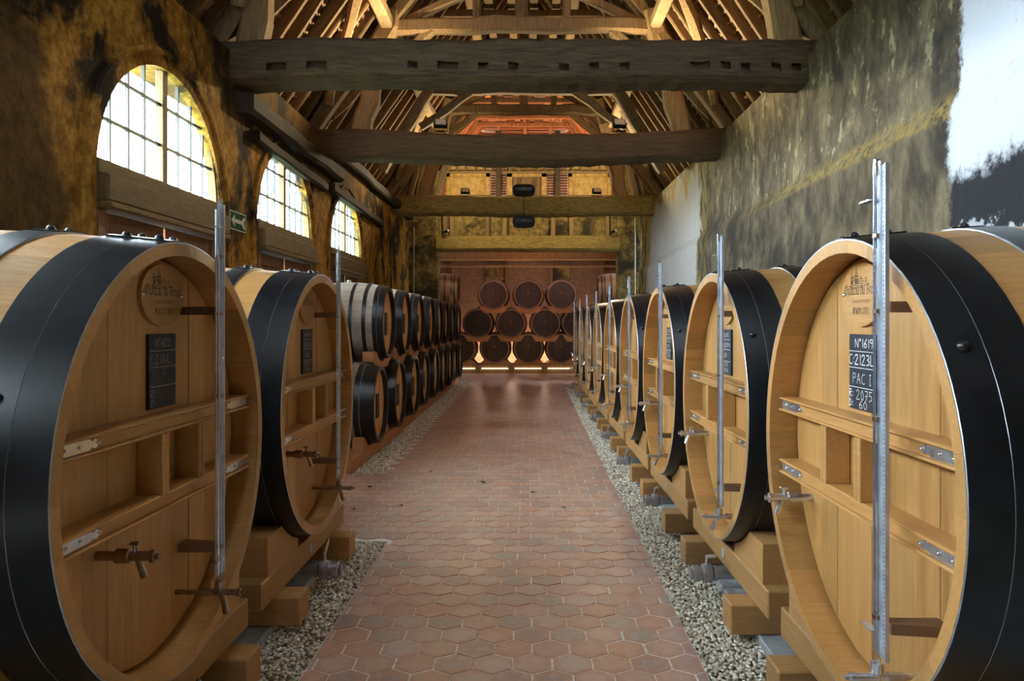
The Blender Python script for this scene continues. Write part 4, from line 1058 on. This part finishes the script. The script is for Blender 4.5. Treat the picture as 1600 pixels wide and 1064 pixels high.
gb.location = (SX-.02, SY0+.62, ZU); gb.rotation_euler = (0, 0, PI)
for k in range(1, 8):
    c = dup(gb); c.location = (SX-.02+R.uniform(-.015, .015), SY0+.62+SP*1.03*k, ZU); c['label'] = 'grey weathered barrel, %s of the upper tier on the two-tier rack' % ordw[k]
bb = make_barrel('black banded barrel, first of the lower tier on the two-tier rack', 'black')
bb.location = (SX, SY0, ZL); bb.rotation_euler = (0, 0, PI)
for k in range(1, 9):
    c = dup(bb); c.location = (SX+R.uniform(-.015, .015), SY0+SP*k, ZL); c['label'] = 'black banded barrel, %s of the lower tier on the two-tier rack' % ordw[k]
for o in bpy.data.objects:
    if o.name.startswith('barrel') and 'two-tier' in o.get('label', '') or 'tier on the rack' in o.get('label', ''): o['group'] = 'barrels on the two-tier rack'
rk = thing('barrel_rack', 'long reddish oak rack carrying two tiers of barrels below the windows', 'rack', (SX, 8, 0))
Y0r, Y1r = -.43, 11.1
for u in (-.09, -.80):
    put('base_beam', MB().cbox((u, Y0r, -.01), (u-.16, Y1r, .15), .008), M['redwood'], rk)
    for k in range(9):
        y = SY0+SP*k-8
        rr = BR+.045
        for s in (-1, 1):
            arc = [(y+s*(.33+(.1-.33)*i/6), ZL-math.sqrt(rr*rr-(.33+(.1-.33)*i/6)**2)-.002) for i in range(7)]
            put('chock', MB().prism([(y+s*.46, .15), (y+s*.40, .30)]+[p for p in arc if p[1] > .152 or True]+[(y+s*.1, .15)] if arc[-1][1] > .15 else [(y+s*.46, .15), (y+s*.42, .28)]+[p for p in arc if p[1] > .155]+[(y+s*.2, .15)], 0, u-.02, u-.14), M['redwood'], rk)
    for k in range(8):                                # saddles between the tiers
        yc = SY0+.62+SP*1.03*k-8; ru = BR+.045
        pts = []; n = 14; h0, h1 = -.56, .56
        for i in range(n+1):
            d = h0+(h1-h0)*i/n; pts.append((yc+d, min(1.20, ZU-math.sqrt(ru*ru-d*d)-.003 if abs(d) < ru-.02 else 9)))
        low = []
        for i in range(n+1):
            d = h1+(h0-h1)*i/n; yy = yc+d; z = .98
            for q in range(9):
                e = yy-(SY0+SP*q-8)
                if abs(e) < ru: z = max(z, ZL+math.sqrt(ru*ru-e*e)+.003)
            low.append((yy, min(z, 1.16)))
        put('saddle', MB().prism(pts+low, 0, u-.02, u-.14), M['redwood'], rk)
# barrels of the end chamber, facing the aisle end
YE = 22.4
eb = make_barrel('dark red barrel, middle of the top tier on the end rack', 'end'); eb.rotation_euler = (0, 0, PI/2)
tiers = [('bottom', .745, (-2.03, -1.0, .013, 1.0, 2.0)), ('middle', 1.50, (-1.52, -.52, .53, 1.47)), ('top', 2.365, (-1.05, .013, 1.02))]
pos = {'bottom': ['second', 'third', 'fourth', 'fifth', 'sixth'], 'middle': ['first', 'second', 'third', 'fourth'], 'top': ['first', 'middle', 'last']}
SC = .96
first = True
for nm, z, xs in tiers:
    for i, x in enumerate(xs):
        if nm == 'top' and i == 1: c = eb
        else:
            c = dup(eb); c['label'] = 'dark red barrel, %s from the windows in the %s tier of the end rack' % (ordw[i], nm)
        c.location = (x, YE, z)
er = thing('barrel_rack', 'dark timber rack holding three tiers of barrels at the far end', 'rack', (0, YE, 0))
for dy in (.01, .86):
    put('base_beam', MB().cbox((-2.6, dy+.03, .0), (2.6, dy+.14, .27), .01), M['truss'], er)
    for nm, z, xs in tiers:
        for x in xs:
            ru = BR+.012 if dy < .5 else BR+.02; n = 10
            arc = [(x+(-.29+.58*i/n), z-math.sqrt(ru*ru-(-.29+.58*i/n)**2)-.004) for i in range(n+1)]
            if nm == 'bottom': pts = [(x-.47, .27), (x-.36, z-.36)]+arc+[(x+.36, z-.36), (x+.47, .27)]
            else: pts = [(x-.29, z-.545), (x-.41, z-.385), (x-.36, z-.35)]+arc+[(x+.36, z-.35), (x+.41, z-.385), (x+.29, z-.545)]
            put('saddle', MB().prism(pts, 1, dy, dy+.1), M['redwood'], er)
for x in (-2.0, -1.0, 0, 1.0, 2.0):
    put('light_strip', MB().cbox((x-.40, .0, .135), (x+.40, .03, .157), .004), M['strip'], er, label='lit strip lamp')
# barrels lying on racks against both sides of the chamber
for s, side in ((-1, 'window side'), (1, 'grey wall side')):
    for k, (z, tn) in enumerate(((.60, 'lowest'), (1.52, 'middle'), (2.42, 'topmost'))):
        c = dup(eb); c.location = (s*1.95, 20.9, z); c.rotation_euler = (0, 0, 0 if s > 0 else PI)
        c['label'] = 'brown barrel on its side, %s of the stack on chamber %s' % (tn, side)
    r_ = thing('barrel_rack', 'timber frame holding stacked barrels on the chamber %s' % side, 'rack', (s*1.95, 20.9, 0))
    for u in (.15, .75):
        for z0, z1 in ((0, .12), (1.045, 1.075), (1.955, 1.985)):
            put('shelf_beam', MB().cbox((s*u-.05, -.62, z0), (s*u+.05, .62, z1), .005), M['truss'], r_)
        for y in (-.57, .57): put('upright', MB().cbox((s*u-.05, y-.04, 0), (s*u+.05, y+.04, 2.3), .005), M['truss'], r_)
for o in bpy.data.objects:
    l = o.get('label', '')
    if o.name.startswith('barrel') and 'end rack' in l: o['group'] = 'barrels on the end rack'
    if o.name.startswith('barrel') and 'chamber' in l and 'barrel on its side' in l: o['group'] = 'stacked barrels of the chamber'

# ------------------------------------------------------------------ small things
names = ['black floodlight on the middle tie beam, window end', 'black floodlight on the middle tie beam, grey wall end', 'black floodlight on the far tie beam, window side of speaker', 'black floodlight on the far tie beam, grey wall side of speaker']
for (x, y, z, e, c, tg), nm in zip(FLOODS, names):
    zt = 4.53 if y < 12 else 4.51
    t = thing('floodlight', nm, 'floodlight', (x, y+.30, zt-.02 if y < 12 else zt))
    put('stand', MB().box((-.06, -.03, 0), (.06, .03, .012)).box((-.11, -.008, .0), (-.10, .008, .14)).box((.10, -.008, 0), (.11, .008, .14)).box((-.11, -.01, .0), (.11, .01, .01)), M['black'], t)
    put('housing', MB().cbox((-.098, -.03, -.075), (.098, .045, .075), .008), M['black'], t, False, (0, 0, .13), (math.radians(-35), 0, .15))
    put('lens', MB().box((-.08, -.033, -.06), (.08, -.029, .06)), M['lens'], t, False, (0, 0, .13), (math.radians(-35), 0, .15))
def speaker(label, loc):
    t = thing('speaker', label, 'speaker', loc)
    pts = [(.26*math.copysign(abs(math.cos(a))**.45, math.cos(a)), .13*math.copysign(abs(math.sin(a))**.7, math.sin(a))) for a in [2*PI*k/32 for k in range(32)]]
    put('housing', MB().prism(pts, 1, -.10, .14), M['black'], t)
    put('grille', MB().cbox((-.2, -.115, -.03), (.2, -.095, .055), .008), M['hoop'], t)
    g = MB()
    for k in range(6): g.box((-.19, -.121, -.022+k*.013), (.19, -.114, -.017+k*.013))
    put('slat', g, M['black'], t)['kind'] = 'stuff'
    put('badge', MB().box((-.03, -.122, .03), (.03, -.1205, .038)), M['faintchalk'], t)
    return t
sp = speaker('black oval speaker standing on the far tie beam', (-.10, 17.55, 4.66))
sp2 = speaker('black oval speaker hanging below the far tie beam', (-.10, 17.42, 3.90))
put('bracket', MB().box((-.012, .0, .12), (.012, .02, .22)), M['black'], sp2)
c = bpy.data.objects.new('cable', MB().rod((-.10, 17.37, 4.06), (-.10, 17.37, 4.56), .009, 6).mesh('cable', M['black'])); COL.objects.link(c); tag(c, 'thin black cable joining the two speakers over the far beam', 'cable')
for x, nm in ((-2.12, 'window side'), (2.28, 'grey wall side')):
    p = at(957 if x > 0 else 693, 358, 19.2)
    t = thing('spotlight', 'tiny white spotlight above the chamber lintel, %s' % nm, 'spotlight', (p.x, 19.42, 3.83))
    put('base', MB().box((-.05, -.04, 0), (.05, .04, .012)), M['black'], t)
    put('head', MB().rod((-.02, 0, .06), (.1, -.05, .10), .035, 12), M['black'], t); put('bulb', MB().dome((.1, -.05, .10), (.9, -.38, .3), .032, .03), M['signwhite'], t, True)
for x, nm in ((993, 'outer'), (1005, 'inner')):
    p = at(x, 340, 19.5); r = MB().rod((p.x, 19.57, 4.3 if nm == 'outer' else 4.25), (p.x, 19.57, 1.8), .016, 8)
    for z in (2.2, 2.9, 3.6): r.box((p.x-.03, 19.56, z), (p.x+.03, 19.6, z+.03))
    o = put('cable', r, M['cable']); tag(o, 'pale vertical conduit on the pier by grey wall, %s one' % ('first' if nm == 'outer' else 'second'), 'conduit')
p = at(646, 420, 19.5); o = put('cable', MB().rod((p.x, 19.57, 4.05), (p.x, 19.57, 1.9), .012, 8), M['cable']); tag(o, 'thin vertical conduit on the pier by the windows', 'conduit')
sg = thing('exit_sign', 'green exit sign with white arrow on ochre wall between windows', 'sign', (XL+.012, 8.0, 2.63))
put('panel', MB().cbox((-.012, -.22, -.10), (.012, .22, .10), .003), M['signgreen'], sg)
fr = MB(); fr.box((.012, -.22, -.10), (.014, .22, -.09)); fr.box((.012, -.22, .09), (.014, .22, .10)); fr.box((.012, -.22, -.1), (.014, -.21, .1)); fr.box((.012, .21, -.1), (.014, .22, .1)); put('border', fr, M['signwhite'], sg)
put('arrow', MB().prism([(-.18, 0), (-.08, .065), (-.10, .02), (.11, .02), (.15, .06), (.20, .06), (.16, 0), (.20, -.06), (.15, -.06), (.11, -.02), (-.10, -.02), (-.08, -.065)], 0, .012, .015), M['signwhite'], sg)
for i, (px, py) in enumerate(((755, 754), (881, 794), (577, 762), (626, 791), (552, 797), (531, 813), (834, 770), (672, 738))):
    Y = F*CAMZ/(py-VY); m = MB(); a = R.uniform(0, 3); s = R.uniform(.014, .024); n = 8
    vs = [(s*1.5*math.cos(2*PI*k/n)*(1 if k % 2 else .7), s*math.sin(2*PI*k/n)*(1 if k % 2 else .7), .004+.007*abs(math.cos(2*PI*k/n))) for k in range(n)]+[(0, 0, .003)]
    m.add(vs+[(x, y, z+.0015) for x, y, z in vs], [(k, (k+1) % n, n) for k in range(n)]+[(k+n+1, 2*n+1, (k+1) % n+n+1) for k in range(n)]+[(k, k+n+1, (k+1) % n+n+1, (k+1) % n) for k in range(n)])
    o = put('dry_leaf', m, M['leaf'], None, False, ((px-VX)*Y/F, Y, .001), (0, 0, a))
    tag(o, 'dark dry leaf scrap '+('on mid aisle tiles, farther of two', 'nearest the pebbles by grey wall', 'farthest beside the second window vat', 'on tiles of the passage middle', 'between others before the second window vat', 'nearest the stand of the second window vat', 'alone in the aisle middle, closest to gravel by grey wall', 'next to the corner of the rack gravel')[i], 'leaf', 'dry leaf scraps on the tiles')
